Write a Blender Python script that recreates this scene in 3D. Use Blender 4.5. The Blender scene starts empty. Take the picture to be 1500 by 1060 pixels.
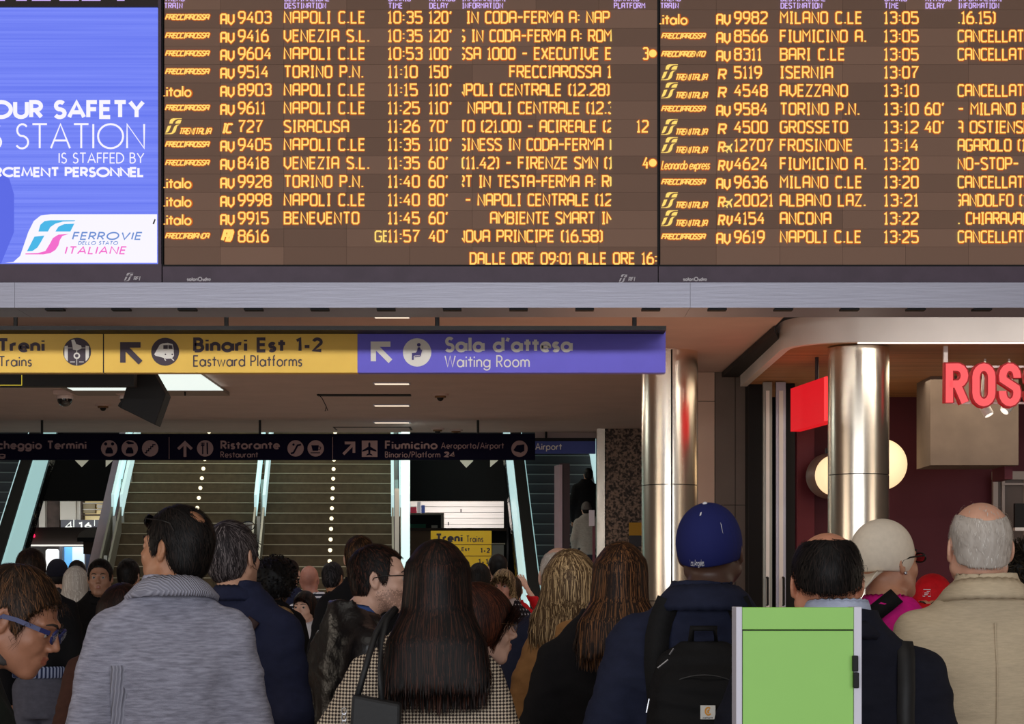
import bpy, math, random
import numpy as np
from mathutils import Vector, Matrix
random.seed(4)
S = bpy.context.scene
COL = S.collection
EXPO = 0.0
F = 3000.0; CH = 1.55; CX = 750.0; CY = 867.0

# ---------------------------------------------------------------- camera, world, light
cd = bpy.data.cameras.new('camera'); cam = bpy.data.objects.new('camera', cd); COL.objects.link(cam)
cam.location = (0, 0, CH); cam.rotation_euler = (math.pi/2, 0, 0)
cd.sensor_width = 36; cd.lens = 72; cd.shift_y = (CY-530)/1500.0
cd.clip_end = 200; cd.clip_start = 0.1
S.camera = cam
S.view_settings.view_transform = 'Standard'; S.view_settings.look = 'None'
S.view_settings.exposure = EXPO; S.view_settings.gamma = 1; S.view_settings.use_curve_mapping = False
W = bpy.data.worlds.new('world'); S.world = W; W.use_nodes = True
W.node_tree.nodes['Background'].inputs[0].default_value = (0.75, 0.85, 1, 1)
W.node_tree.nodes['Background'].inputs[1].default_value = 0.02
def area(name, loc, rot, sx, sy, power, col, spread=180):
    l = bpy.data.lights.new(name, 'AREA'); l.shape = 'RECTANGLE'; l.size = sx; l.size_y = sy
    l.energy = power; l.color = col; l.spread = math.radians(spread)
    o = bpy.data.objects.new(name, l); COL.objects.link(o); o.location = loc; o.rotation_euler = rot
    return o
R = math.radians
# daylight through the station's glass front behind the photographer
area('daylight_front', (-2, -11, 2.7), (R(90), 0, 0), 22, 4.8, 1600, (0.93, 0.96, 1.0))
# hall downlights over the crowd, unseen warm side lights added for highlights on the columns
area('hall_lamp', (-1, 3.0, 6.8), (0, 0, 0), 9, 3.0, 90, (1.0, 0.95, 0.86))
area('hall_fill_left', (-13.5, 8, 2.0), (R(90), 0, R(-90)), 10, 2.6, 260, (1.0, 0.86, 0.70))
area('hall_fill_right', (13.5, 9, 2.0), (R(90), 0, R(90)), 8, 2.6, 160, (1.0, 0.86, 0.70))
# unseen lamp row added to light the first direction sign, passage lamps, shop and stair lamps
area('sign_fill', (-2.5, 17.15, 4.14), (R(22), 0, 0), 9.5, .12, 46, (1.0, 0.98, 0.94))
area('canopy_lamp', (6.2, 17.1, 4.26), (R(40), 0, 0), 4.6, .14, 60, (1.0, 0.95, 0.88))
for y in (26.0, 29.0, 31.9): area('slot_lamp_light', ((574-750)*y/3000, y, 4.18), (0, 0, 0), .44, .12, 50, (1.0, 0.85, 0.70))
area('panel_light', (-4.9, 25.2, 4.13), (0, 0, 0), 1.7, 2.2, 110, (0.9, 1.0, 0.95))
area('shop_lamp', (5.0, 22.6, 3.98), (0, 0, 0), 2.6, 2.2, 46, (1.0, 0.84, 0.62))
area('ceiling_warm_fill', (1.3, 19.6, 0.5), (R(180), 0, 0), 1.6, 1.2, 34, (1.0, 0.52, 0.30))  # unseen uplight added to warm the ceiling near the column
area('stair_lamp', (-4.6, 36.5, 7.5), (0, 0, 0), 5, 5, 190, (1.0, 0.96, 0.78))
area('far_left_shop_lamp', (-9.9, 44.2, 3.2), (R(50), 0, 0), 2.2, 0.8, 30, (0.9, 0.96, 1.0))
area('far_right_shop_lamp', (-1.2, 44.6, 3.6), (R(50), 0, 0), 2.2, 0.4, 40, (1.0, 0.97, 0.92))

# ---------------------------------------------------------------- helpers
def px(x, y, Y): return ((x-CX)*Y/F, Y, CH+(CY-y)*Y/F)
def XX(x, Y): return (x-CX)*Y/F
def ZZ(y, Y): return CH+(CY-y)*Y/F
def lin(c):
    return tuple(((v/255.0)/12.92 if v/255.0 <= .04045 else ((v/255.0+.055)/1.055)**2.4) for v in c)
MATS = {}
def mat(name, c, rough=.6, metal=0.0, spec=.5, emit=None, es=1.0, noise=None, bump=None, rnd=0.0, coat=0.0, sheen=0.0):
    if name in MATS: return MATS[name]
    m = bpy.data.materials.new(name); m.use_nodes = True; nt = m.node_tree; b = nt.nodes['Principled BSDF']
    L = lin(c)
    b.inputs['Base Color'].default_value = (*L, 1); b.inputs['Roughness'].default_value = rough
    b.inputs['Metallic'].default_value = metal; b.inputs['Specular IOR Level'].default_value = spec
    b.inputs['Coat Weight'].default_value = coat; b.inputs['Sheen Weight'].default_value = sheen
    if emit is not None:
        b.inputs['Emission Color'].default_value = (*lin(emit), 1); b.inputs['Emission Strength'].default_value = es/2**EXPO
    tc = nt.nodes.new('ShaderNodeTexCoord')
    if noise:
        sc, amt = noise
        mp = nt.nodes.new('ShaderNodeMapping')
        mp.inputs['Scale'].default_value = sc if isinstance(sc, tuple) else (sc, sc, sc)
        nt.links.new(tc.outputs['Object'], mp.inputs[0])
        n = nt.nodes.new('ShaderNodeTexNoise'); n.inputs['Scale'].default_value = 1; n.inputs['Detail'].default_value = 5
        nt.links.new(mp.outputs[0], n.inputs[0])
        mr = nt.nodes.new('ShaderNodeMapRange'); mr.inputs[1].default_value = .3; mr.inputs[2].default_value = .7
        mr.inputs[3].default_value = 1-amt; mr.inputs[4].default_value = 1+amt
        nt.links.new(n.outputs[0], mr.inputs[0])
        vm = nt.nodes.new('ShaderNodeVectorMath'); vm.operation = 'SCALE'; vm.inputs[0].default_value = L
        nt.links.new(mr.outputs[0], vm.inputs['Scale']); nt.links.new(vm.outputs[0], b.inputs['Base Color'])
    if rnd:
        oi = nt.nodes.new('ShaderNodeObjectInfo'); mr = nt.nodes.new('ShaderNodeMapRange')
        mr.inputs[3].default_value = 1-rnd; mr.inputs[4].default_value = 1+rnd
        nt.links.new(oi.outputs['Random'], mr.inputs[0])
        vm = nt.nodes.new('ShaderNodeVectorMath'); vm.operation = 'SCALE'; vm.inputs[0].default_value = L
        nt.links.new(mr.outputs[0], vm.inputs['Scale']); nt.links.new(vm.outputs[0], b.inputs['Base Color'])
    if bump:
        sc, st = bump[:2]
        mp = nt.nodes.new('ShaderNodeMapping'); mp.inputs['Scale'].default_value = sc if isinstance(sc, tuple) else (sc, sc, sc)
        nt.links.new(tc.outputs['Object'], mp.inputs[0])
        n = nt.nodes.new('ShaderNodeTexNoise'); n.inputs['Scale'].default_value = 1; n.inputs['Detail'].default_value = 3
        nt.links.new(mp.outputs[0], n.inputs[0])
        bp = nt.nodes.new('ShaderNodeBump'); bp.inputs['Strength'].default_value = st; bp.inputs['Distance'].default_value = bump[2] if len(bump) > 2 else .01
        nt.links.new(n.outputs[0], bp.inputs['Height']); nt.links.new(bp.outputs[0], b.inputs['Normal'])
    MATS[name] = m
    return m
def tag(o, label=None, cat=None, group=None, kind=None):
    if label: o['label'] = label
    if cat: o['category'] = cat
    if group: o['group'] = group
    if kind: o['kind'] = kind
    return o
def thing(name, loc, label, cat, group=None, rz=0.0):
    o = bpy.data.objects.new(name, None); COL.objects.link(o); o.location = loc; o.rotation_euler = (0, 0, rz)
    o.empty_display_size = .1
    return tag(o, label, cat, group)
def origin_of(o):
    v = Vector((0, 0, 0))
    while o is not None:
        v += o.location; o = o.parent
    return v
def mesh_obj(name, V, Fc, m=None, parent=None, smooth=False, local=False, mats=None, midx=None):
    """V in world coordinates unless local=True (then in the parent's frame)"""
    V = np.asarray(V, dtype=float).reshape(-1, 3)
    o_loc = Vector((0, 0, 0))
    if parent is None:
        mn, mx = V.min(0), V.max(0); o_loc = Vector(((mn[0]+mx[0])/2, (mn[1]+mx[1])/2, mn[2])); V = V-np.array(o_loc)
    elif not local:
        V = V-np.array(origin_of(parent))
    me = bpy.data.meshes.new(name)
    if isinstance(Fc, np.ndarray):
        k = Fc.shape[1]; n = len(Fc)
        me.vertices.add(len(V)); me.vertices.foreach_set('co', V.astype(np.float32).ravel())
        me.loops.add(n*k); me.loops.foreach_set('vertex_index', Fc.astype(np.int32).ravel())
        me.polygons.add(n); me.polygons.foreach_set('loop_start', np.arange(0, n*k, k, dtype=np.int32))
        me.polygons.foreach_set('loop_total', np.full(n, k, dtype=np.int32))
        me.update(calc_edges=True); me.validate()
    else:
        me.from_pydata(V.tolist(), [], Fc); me.update()
    for mm in (mats or ([m] if m else [])): me.materials.append(mm)
    if midx is not None and len(midx) == len(me.polygons): me.polygons.foreach_set('material_index', np.asarray(midx, dtype=np.int32))
    if smooth: me.polygons.foreach_set('use_smooth', np.ones(len(me.polygons), dtype=bool))
    o = bpy.data.objects.new(name, me); COL.objects.link(o); o.location = o_loc
    if parent is not None: o.parent = parent
    return o
class MB:
    def __init__(s): s.v = []; s.f = []
    def box(s, x0, x1, y0, y1, z0, z1):
        n = len(s.v)
        s.v += [(x0, y0, z0), (x1, y0, z0), (x1, y1, z0), (x0, y1, z0), (x0, y0, z1), (x1, y0, z1), (x1, y1, z1), (x0, y1, z1)]
        s.f += [(n, n+3, n+2, n+1), (n+4, n+5, n+6, n+7), (n, n+1, n+5, n+4), (n+1, n+2, n+6, n+5), (n+2, n+3, n+7, n+6), (n+3, n, n+4, n+7)]
        return s
    def hexa(s, p):      # eight corners: bottom loop 4, top loop 4
        n = len(s.v); s.v += [tuple(q) for q in p]
        s.f += [(n, n+3, n+2, n+1), (n+4, n+5, n+6, n+7), (n, n+1, n+5, n+4), (n+1, n+2, n+6, n+5), (n+2, n+3, n+7, n+6), (n+3, n, n+4, n+7)]
        return s
    def prism_y(s, pts, y0, y1):     # outline in x,z extruded along y
        n = len(s.v); k = len(pts)
        s.v += [(a, y0, b) for a, b in pts]+[(a, y1, b) for a, b in pts]
        s.f += [tuple(range(n, n+k)), tuple(range(n+2*k-1, n+k-1, -1))]
        for i in range(k):
            j = (i+1) % k; s.f.append((n+i, n+k+i, n+k+j, n+j))
        return s
    def prism_z(s, pts, z0, z1):
        n = len(s.v); k = len(pts)
        s.v += [(a, b, z0) for a, b in pts]+[(a, b, z1) for a, b in pts]
        s.f += [tuple(range(n+k-1, n-1, -1)), tuple(range(n+k, n+2*k))]
        for i in range(k):
            j = (i+1) % k; s.f.append((n+i, n+j, n+k+j, n+k+i))
        return s
    def cyl(s, c, r, z0, z1, seg=24):
        return s.prism_z([(c[0]+r*math.cos(2*math.pi*i/seg), c[1]+r*math.sin(2*math.pi*i/seg)) for i in range(seg)], z0, z1)
    def tube(s, pts, r, seg=8, closed=False):
        pts = [Vector(p) for p in pts]; n = len(s.v); k = len(pts)
        rr = r if isinstance(r, (list, tuple)) else [r]*k
        for i, p in enumerate(pts):
            a = pts[i-1] if (i > 0 or closed) else p; b = pts[(i+1) % k] if (i < k-1 or closed) else p
            t = (b-a).normalized(); u = t.orthogonal() if abs(t.z) > .9 else t.cross(Vector((0, 0, 1)))
            u.normalize(); w = t.cross(u)
            for j in range(seg):
                an = 2*math.pi*j/seg; s.v.append(tuple(p+(u*math.cos(an)+w*math.sin(an))*rr[i]))
        for i in range(k if closed else k-1):
            for j in range(seg):
                a = n+i*seg+j; b = n+i*seg+(j+1) % seg; c = n+((i+1) % k)*seg+(j+1) % seg; d = n+((i+1) % k)*seg+j
                s.f.append((a, b, c, d))
        if not closed:
            s.f.append(tuple(n+j for j in range(seg-1, -1, -1))); s.f.append(tuple(n+(k-1)*seg+j for j in range(seg)))
        return s
    def sphere(s, c, r, seg=20, rings=12, zmin=-1.0, zmax=1.0):
        r = r if isinstance(r, tuple) else (r, r, r); n = len(s.v)
        a0 = math.asin(zmin); a1 = math.asin(zmax)
        for i in range(rings+1):
            a = a0+(a1-a0)*i/rings
            for j in range(seg):
                t = 2*math.pi*j/seg
                s.v.append((c[0]+r[0]*math.cos(a)*math.cos(t), c[1]+r[1]*math.cos(a)*math.sin(t), c[2]+r[2]*math.sin(a)))
        for i in range(rings):
            for j in range(seg):
                s.f.append((n+i*seg+j, n+i*seg+(j+1) % seg, n+(i+1)*seg+(j+1) % seg, n+(i+1)*seg+j))
        return s
    def build(s, name, m, parent=None, smooth=False, local=False, bevel=0.0):
        o = mesh_obj(name, s.v, s.f, m, parent, smooth, local)
        if bevel:
            b = o.modifiers.new('bevel', 'BEVEL'); b.width = bevel; b.segments = 2; b.limit_method = 'ANGLE'
        return o
def B(*a): return MB().box(*a)
def pbox(x0, x1, y0, y1, Y, d):   # box whose front face fills pixels x0..x1, y0..y1 at depth Y
    return MB().box(XX(x0, Y), XX(x1, Y), Y, Y+d, ZZ(y1, Y), ZZ(y0, Y))
def struct(o, label=None, cat=None):
    o['kind'] = 'structure'
    if label: o['label'] = label
    return o
def auto_smooth(o, ang=40):
    me = o.data; me.polygons.foreach_set('use_smooth', np.ones(len(me.polygons), dtype=bool))
    try: me.set_sharp_from_angle(angle=R(ang))
    except Exception: pass
    return o

# ---------------------------------------------------------------- lettering: two stroke alphabets of our own
def arc(cx, cy, rx, ry, a0, a1, n=8):
    return [(cx+rx*math.cos(R(a0+(a1-a0)*i/n)), cy+ry*math.sin(R(a0+(a1-a0)*i/n))) for i in range(n+1)]
def pl(s): return [tuple(float(q) for q in t.split(',')) for t in s.split()]
def grid(w, *ss): return (w/9.0, [[(x/9.0, y/9.0) for x, y in pl(s)] for s in ss])
LED = {
 'A': grid(5, '0,0 0,8 1,9 4,9 5,8 5,0', '0,4 5,4'), 'B': grid(5, '0,0 0,9 4,9 5,8 5,6 4,5 5,4 5,1 4,0 0,0', '0,5 4,5'),
 'C': grid(4.6, '4.6,8 3.8,9 1,9 0,8 0,1 1,0 3.8,0 4.6,1'), 'D': grid(5, '0,0 0,9 3.5,9 5,7.5 5,1.5 3.5,0 0,0'),
 'E': grid(4.3, '4.3,0 0,0 0,9 4.3,9', '0,4.8 3.8,4.8'), 'F': grid(4.3, '0,0 0,9 4.3,9', '0,4.8 3.8,4.8'),
 'G': grid(5, '5,8 4,9 1,9 0,8 0,1 1,0 4,0 5,1 5,4.4 2.8,4.4'), 'H': grid(5, '0,0 0,9', '5,0 5,9', '0,4.6 5,4.6'),
 'I': grid(2.4, '1.2,0 1.2,9', '0,9 2.4,9', '0,0 2.4,0'), 'L': grid(4.2, '0,9 0,0 4.2,0'),
 'M': grid(5.4, '0,0 0,9 2.7,5 5.4,9 5.4,0'), 'N': grid(5, '0,0 0,9 5,0 5,9'),
 'O': grid(5, '1,0 4,0 5,1 5,8 4,9 1,9 0,8 0,1 1,0'), 'P': grid(4.8, '0,0 0,9 3.8,9 4.8,8 4.8,5.2 3.8,4.2 0,4.2'),
 'R': grid(5, '0,0 0,9 4,9 5,8 5,5.4 4,4.4 0,4.4', '2.6,4.4 5,0'), 'S': grid(4.8, '4.8,8 3.8,9 1,9 0,8 0,6 4.8,3.2 4.8,1 3.8,0 1,0 0,1'),
 'T': grid(5, '2.5,0 2.5,9', '0,9 5,9'), 'U': grid(5, '0,9 0,1 1,0 4,0 5,1 5,9'), 'V': grid(5, '0,9 0,2.5 2.5,0 5,2.5 5,9'),
 'X': grid(5, '0,0 5,9', '0,9 5,0'), 'Y': grid(5, '0,9 2.5,5 5,9', '2.5,5 2.5,0'), 'Z': grid(4.8, '0,9 4.8,9 0,0 4.8,0'),
 '0': grid(5, '1,0 4,0 5,1 5,8 4,9 1,9 0,8 0,1 1,0'), '1': grid(2.6, '1.4,0 1.4,9 0,7.6', '0,0 2.6,0'),
 '2': grid(5, '0,8 1,9 4,9 5,8 5,5.5 0,1 0,0 5,0'), '3': grid(5, '0,8 1,9 4,9 5,8 5,6 4,5 1.8,5', '4,5 5,4 5,1 4,0 1,0 0,1'),
 '4': grid(5, '5,3 0,3 3.6,9', '3.8,5.5 3.8,0'), '5': grid(5, '5,9 0,9 0,5.2 3.8,5.2 5,4 5,1 4,0 1,0 0,1'),
 '6': grid(5, '4.2,9 2.4,9 0,5.6 0,1 1,0 4,0 5,1 5,4 4,5.2 0.4,5.2'), '7': grid(5, '0,9 5,9 1.9,3.4 1.9,0'),
 '8': grid(5, '1,0 4,0 5,1 5,4 4,5 5,6 5,8 4,9 1,9 0,8 0,6 1,5 0,4 0,1 1,0', '1,5 4,5'),
 '9': grid(5, '0.8,0 2.6,0 5,3.4 5,8 4,9 1,9 0,8 0,5 1,3.9 4.6,3.9'),
 ':': grid(1, '0.5,2 0.5,2.9', '0.5,5.6 0.5,6.5'), '.': grid(1, '0.5,-.2 0.5,.9'), '-': grid(4, '0,4.6 4,4.6'), "'": grid(1.2, '1.1,9.4 0.2,7.2'),
 '(': grid(1.8, '1.8,9.2 0.2,8 0.2,1 1.8,-.2'), ')': grid(1.8, '0,9.2 1.6,8 1.6,1 0,-.2'), ' ': (.33, []), '_': (1.0/9*4, []),
}
def O_(cx=.3, r=.3): return arc(cx, .31, r, .31, 0, 360, 20)
FUT = {
 'a': (.62, [O_(.29,.29), pl('.62,0 .62,.62')]), 'b': (.6, [O_(), pl('0,0 0,1.05')]), 'c': (.5, [arc(.3, .31, .3, .31, 45, 315, 14)]),
 'd': (.6, [O_(), pl('.6,0 .6,1.05')]), 'e': (.58, [pl('.02,.31 .58,.31')+arc(.3, .31, .28, .31, 5, 315, 16)]),
 'f': (.3, [pl('.13,0 .13,.85')+arc(.28, .85, .15, .18, 170, 90, 4), pl('0,.62 .3,.62')]),
 'g': (.6, [O_(), pl('.6,.62 .6,-.05')+arc(.3, -.05, .3, .24, -5, -160, 8)]), 'h': (.46, [pl('0,0 0,1.05'), arc(.23, .39, .23, .23, 180, 0, 8)+[(.46, 0)]]),
 'i': (.06, [pl('.03,0 .03,.62'), pl('.03,.8 .03,.93')]), 'l': (.06, [pl('.03,0 .03,1.05')]),
 'm': (.8, [pl('0,0 0,.62'), arc(.2, .41, .2, .21, 180, 0, 6)+[(.4, 0)], arc(.6, .41, .2, .21, 180, 0, 6)+[(.8, 0)]]),
 'n': (.46, [pl('0,0 0,.62'), arc(.23, .39, .23, .23, 180, 0, 8)+[(.46, 0)]]), 'o': (.6, [O_()]), 'p': (.6, [O_(), pl('0,.62 0,-.3')]),
 'r': (.28, [pl('0,0 0,.62'), arc(.22, .37, .22, .24, 180, 70, 6)]), 's': (.36, [arc(.19, .46, .16, .16, 30, 240, 8)+arc(.17, .16, .17, .16, 70, -150, 8)]),
 't': (.3, [pl('.16,0 .16,.9'), pl('-.06,.62 .38,.62')]), 'u': (.46, [pl('0,.62')+arc(.23, .23, .23, .23, 180, 360, 8)+[(.46, .62)]]),
 'w': (.8, [pl('0,.62 .2,0 .4,.6 .6,0 .8,.62')]), 'x': (.44, [pl('0,0 .44,.62'), pl('0,.62 .44,0')]),
 'A': (.76, [pl('0,0 .38,1 .76,0'), pl('.13,.32 .63,.32')]), 'B': (.5, [pl('0,0 0,1 .22,1')+arc(.24, .77, .2, .23, 80, -90, 8)+pl('0,.54'), pl('.2,.54')+arc(.25, .27, .25, .27, 90, -90, 8)+pl('0,0')]),
 'C': (.8, [arc(.5, .5, .5, .5, 45, 315, 16)]), 'D': (.68, [pl('0,0 0,1 .18,1')+arc(.18, .5, .5, .5, 85, -85, 14)+pl('0,0')]),
 'E': (.46, [pl('.46,1 0,1 0,0 .46,0'), pl('0,.52 .42,.52')]), 'F': (.44, [pl('.44,1 0,1 0,0'), pl('0,.52 .4,.52')]),
 'G': (.9, [arc(.5, .5, .5, .5, 45, 355, 18)+pl('.55,.46')]), 'I': (.06, [pl('.03,0 .03,1')]), 'L': (.42, [pl('0,1 0,0 .42,0')]),
 'M': (.86, [pl('0,0 .12,1 .43,.1 .74,1 .86,0')]), 'N': (.68, [pl('0,0 0,1 .68,0 .68,1')]), 'O': (1.0, [arc(.5, .5, .5, .5, 0, 360, 28)]),
 'P': (.5, [pl('0,0 0,1 .22,1')+arc(.22, .73, .28, .27, 85, -85, 8)+pl('0,.46')]),
 'R': (.52, [pl('0,0 0,1 .22,1')+arc(.22, .73, .28, .27, 85, -85, 8)+pl('0,.46'), pl('.22,.46 .52,0')]),
 'S': (.5, [arc(.26, .75, .21, .25, 35, 250, 10)+arc(.24, .25, .25, .26, 75, -150, 10)]), 'T': (.58, [pl('.29,0 .29,1'), pl('0,1 .58,1')]),
 'U': (.6, [pl('0,1')+arc(.3, .3, .3, .3, 180, 360, 10)+pl('.6,1')]), 'V': (.7, [pl('0,1 .35,0 .7,1')]), 'W': (1.0, [pl('0,1 .26,0 .5,.98 .74,0 1,1')]),
 'Y': (.66, [pl('0,1 .33,.48 .66,1'), pl('.33,.48 .33,0')]), '1': (.3, [pl('.05,.85 .26,1 .26,0')]),
 '2': (.5, [arc(.25, .74, .24, .26, 165, -30, 10)+pl('0,.03 .5,.03')]), '4': (.56, [pl('.42,0 .42,.97 0,.25 .56,.25')]), '6': (.5, [pl('.36,1 .06,.44'), arc(.26, .28, .25, .28, 0, 360, 14)]),
 '-': (.3, [pl('0,.36 .3,.36')]), '/': (.36, [pl('0,-.1 .36,1.05')]), "'": (.14, [pl('.12,1.03 .02,.76')]), ' ': (.26, []), '.': (.06, [pl('.03,0 .03,.1')]),
}
def clipseg(p, q, xa, xb):
    if p[0] > q[0]: 
        r = clipseg(q, p, xa, xb); return None if r is None else (r[1], r[0])
    if q[0] < xa or p[0] > xb: return None
    dx = q[0]-p[0]
    if dx < 1e-9: return (p, q)
    t0 = max(0, (xa-p[0])/dx); t1 = min(1, (xb-p[0])/dx)
    f = lambda t: (p[0]+dx*t, p[1]+(q[1]-p[1])*t)
    return (f(t0), f(t1))
LAY = [0]
def stroke(V, Fc, pts, w, y, taper=None):
    """thick polyline in the x,z plane at depth y, mitred joints"""
    P = [np.array(p, float) for p in pts]
    Q = [P[0]]
    for p in P[1:]:
        if np.linalg.norm(p-Q[-1]) > 1e-7: Q.append(p)
    if len(Q) < 2: return
    closed = np.linalg.norm(Q[0]-Q[-1]) < 1e-6 and len(Q) > 3
    if closed: Q = Q[:-1]
    n0 = len(V); k = len(Q); LAY[0] = (LAY[0]+1) % 9; y = y-LAY[0]*.00022
    for i in range(k):
        a = Q[i-1] if (i > 0 or closed) else None; b = Q[(i+1) % k] if (i < k-1 or closed) else None
        ds = []
        if a is not None: ds.append((Q[i]-a)/np.linalg.norm(Q[i]-a))
        if b is not None: ds.append((b-Q[i])/np.linalg.norm(b-Q[i]))
        if len(ds) == 2:
            n1 = np.array([-ds[0][1], ds[0][0]]); n2 = np.array([-ds[1][1], ds[1][0]]); m = n1+n2; L = np.linalg.norm(m)
            m = n2 if L < .2 else m/L; s = 1/max(.74, float(np.dot(m, n2)))
        else: m = np.array([-ds[0][1], ds[0][0]]); s = 1
        h = m*s*w/2
        V.append((Q[i][0]+h[0], y, Q[i][1]+h[1])); V.append((Q[i][0]-h[0], y, Q[i][1]-h[1]))
    for i in range(k if closed else k-1):
        a = n0+2*i; b = n0+2*((i+1) % k); Fc.append((a, a+1, b+1, b))
def layout(text, font, track):
    x = 0; out = []
    for ch in text:
        w, st = font[ch]; out += [[(px_+x, py_) for px_, py_ in s] for s in st]; x += w+track
    return x-track, out
def put_text(V, Fc, text, font, x0, x1, yb, yc, w, Y, track=.25, slant=0.0, clip=None, off=0.002, xs=None):
    """text between pixels x0..x1, baseline yb, cap line yc, stroke w pixels, on the plane at depth Y"""
    tot, st = layout(text, font, track)
    k = Y/F; h = (yb-yc-w); sx = ((x1-x0-w)/tot) if xs is None else xs*h
    for s in st:
        s = [(x0+w/2+a*sx+slant*b*h, yb-w/2-b*h) for a, b in s]
        runs = [s]
        if clip:
            runs = []; cur = None
            for p, q in zip(s[:-1], s[1:]):
                r = clipseg(p, q, clip[0]+w/2, clip[1]-w/2)
                if r is None: cur = None; continue
                if cur and abs(cur[-1][0]-r[0][0])+abs(cur[-1][1]-r[0][1]) < 1e-6: cur.append(r[1])
                else: cur = [r[0], r[1]]; runs.append(cur)
        for r in runs: stroke(V, Fc, [((a-CX)*k, CH+(CY-b)*k) for a, b in r], w*k, Y-off)
def poly(V, Fc, pts, Y, off=.002):
    n = len(V); k = Y/F
    V += [((a-CX)*k, Y-off, CH+(CY-b)*k) for a, b in pts]; Fc.append(tuple(range(n, n+len(pts))))
def disc(V, Fc, cx, cy, r, Y, off=.002, n=28): poly(V, Fc, [(cx+r*math.cos(2*math.pi*i/n), cy+r*math.sin(2*math.pi*i/n)) for i in range(n)], Y, off)
def fs_logo(V, Fc, x, y, w, h, Y, off=.002, which=(0, 1, 2, 3)):
    """slanted two-part railway emblem in the box x..x+w, y..y+h"""
    parts = [
      [(.02+.24, .33), (.3, .13), (.38, .03), (.5, 0), (1.0, 0), (.98, .03), (.75, .04), (.6, .10), (.5, .2), (.45, .33)],
      [(.60, .33), (.66, .19), (.78, .11), (.98, .10), (.9, .33)],
      [(.18, .48), (.38, .45), (.3, .66), (.24, .8), (.14, .9), (.03, .91)],
      [(.5, .66), (.55, .52), (.66, .42), (.87, .40), (.74, .46), (.69, .58), (.66, .74), (.6, .87), (.5, .96), (.36, 1), (0, 1), (0, .97), (.25, .96), (.4, .9)]]
    for i in which:
        poly(V, Fc, [(x+a*w, y+b*h) for a, b in parts[i]], Y, off)
# ---------------------------------------------------------------- materials
M_floor = mat('floor_stone', (150, 132, 120), .35, noise=(1.5, .2))
M_ceil = mat('ceiling_plaster', (200, 176, 168), .9, noise=(2, .05))
M_hall = mat('hall_wall', (150, 140, 134), .85)
M_dark = mat('dark_metal', (40, 34, 42), .45, noise=(8, .15))
M_bfr = mat('board_frame', (92, 76, 94), .5, noise=(8, .12))
M_black = mat('matte_black', (10, 9, 13), .7)
M_alu = mat('brushed_aluminium', (182, 182, 198), .42, .5, noise=((.5, 1, 1), .06), bump=((3, 60, 60), .1))
M_steel = mat('stainless_steel', (246, 234, 216), .25, 1.0, bump=((1.2, 1.2, .5), .35, .03))
M_rec = mat('recess_black', (14, 10, 12), .8)
M_led = mat('led_module', (154, 122, 104), .75, rnd=.16)
M_amber = mat('led_amber', (60, 30, 5), emit=(255, 216, 108), es=1.05)
M_amber2 = mat('led_amber_glow', (60, 30, 5), emit=(204, 92, 14), es=.95)  # glow halo round the letters, painted as a wider orange stroke
M_violet = mat('led_violet', (60, 50, 90), emit=(214, 184, 255), es=1.0)
M_blue = mat('screen_blue', (30, 30, 60), emit=(102, 124, 240), es=1.0)
M_blue2 = mat('screen_deep_blue', (30, 30, 60), emit=(84, 100, 225), es=1.0)
M_white = mat('screen_white', (60, 60, 60), emit=(246, 243, 255), es=1.0)
M_cyan = mat('screen_cyan', (30, 60, 60), emit=(64, 178, 228), es=1.0)
M_pink = mat('screen_pink', (60, 30, 60), emit=(240, 104, 200), es=1.0)
M_sblue = mat('screen_slate', (30, 30, 60), emit=(104, 140, 206), es=1.0)
M_print = mat('white_print', (225, 220, 228), .6)
# screen: faint module lines as on the photographed wall of panels
nt = M_blue.node_tree; tc = nt.nodes['Texture Coordinate']; b_ = nt.nodes['Principled BSDF']
wv = nt.nodes.new('ShaderNodeTexNoise'); mp = nt.nodes.new('ShaderNodeMapping'); mp.inputs['Scale'].default_value = (.3, 1, 44)
nt.links.new(tc.outputs['Object'], mp.inputs[0]); nt.links.new(mp.outputs[0], wv.inputs[0]); wv.inputs['Scale'].default_value = 1.5; wv.inputs['Detail'].default_value = 6
cr = nt.nodes.new('ShaderNodeValToRGB'); cr.color_ramp.elements[0].position = .3; cr.color_ramp.elements[1].position = .7
cr.color_ramp.elements[0].color = (*lin((98, 116, 236)), 1); cr.color_ramp.elements[1].color = (*lin((122, 138, 248)), 1)
nt.links.new(wv.outputs[0], cr.inputs[0]); nt.links.new(cr.outputs[0], b_.inputs['Emission Color'])

# ---------------------------------------------------------------- the setting
struct(B(-14, 14, -12.5, 52, -.1, 0).build('floor', M_floor), 'polished dark stone station floor')
struct(B(-14, 2.62, 15.4, 34, 4.2, 4.4).build('ceiling', M_ceil), 'low plaster ceiling over the passage to the stairs')
struct(B(2.62, 14, 15.4, 19.9, 4.32, 4.5).build('ceiling_shop', M_ceil))
struct(B(-14, 14, -12.5, 15.4, 7.4, 7.5).build('ceiling_hall', M_hall))
struct(B(-14, 14, 15.4, 15.5, 4.4, 7.5).build('wall_upper', M_hall))
struct(B(-14.1, -14, -12.5, 52, 0, 9).build('wall_left', M_hall))
struct(B(14, 14.1, -12.5, 52, 0, 9).build('wall_right', M_hall))
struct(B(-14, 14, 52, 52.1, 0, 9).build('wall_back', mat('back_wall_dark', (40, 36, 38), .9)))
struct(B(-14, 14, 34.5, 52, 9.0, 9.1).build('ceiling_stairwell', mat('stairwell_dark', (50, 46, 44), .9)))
struct(B(-14, 14, 34.2, 34.5, 5.2, 9.1).build('wall_stairwell', M_hall))
M_gran = mat('speckled_granite', (98, 80, 70), .6)
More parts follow.
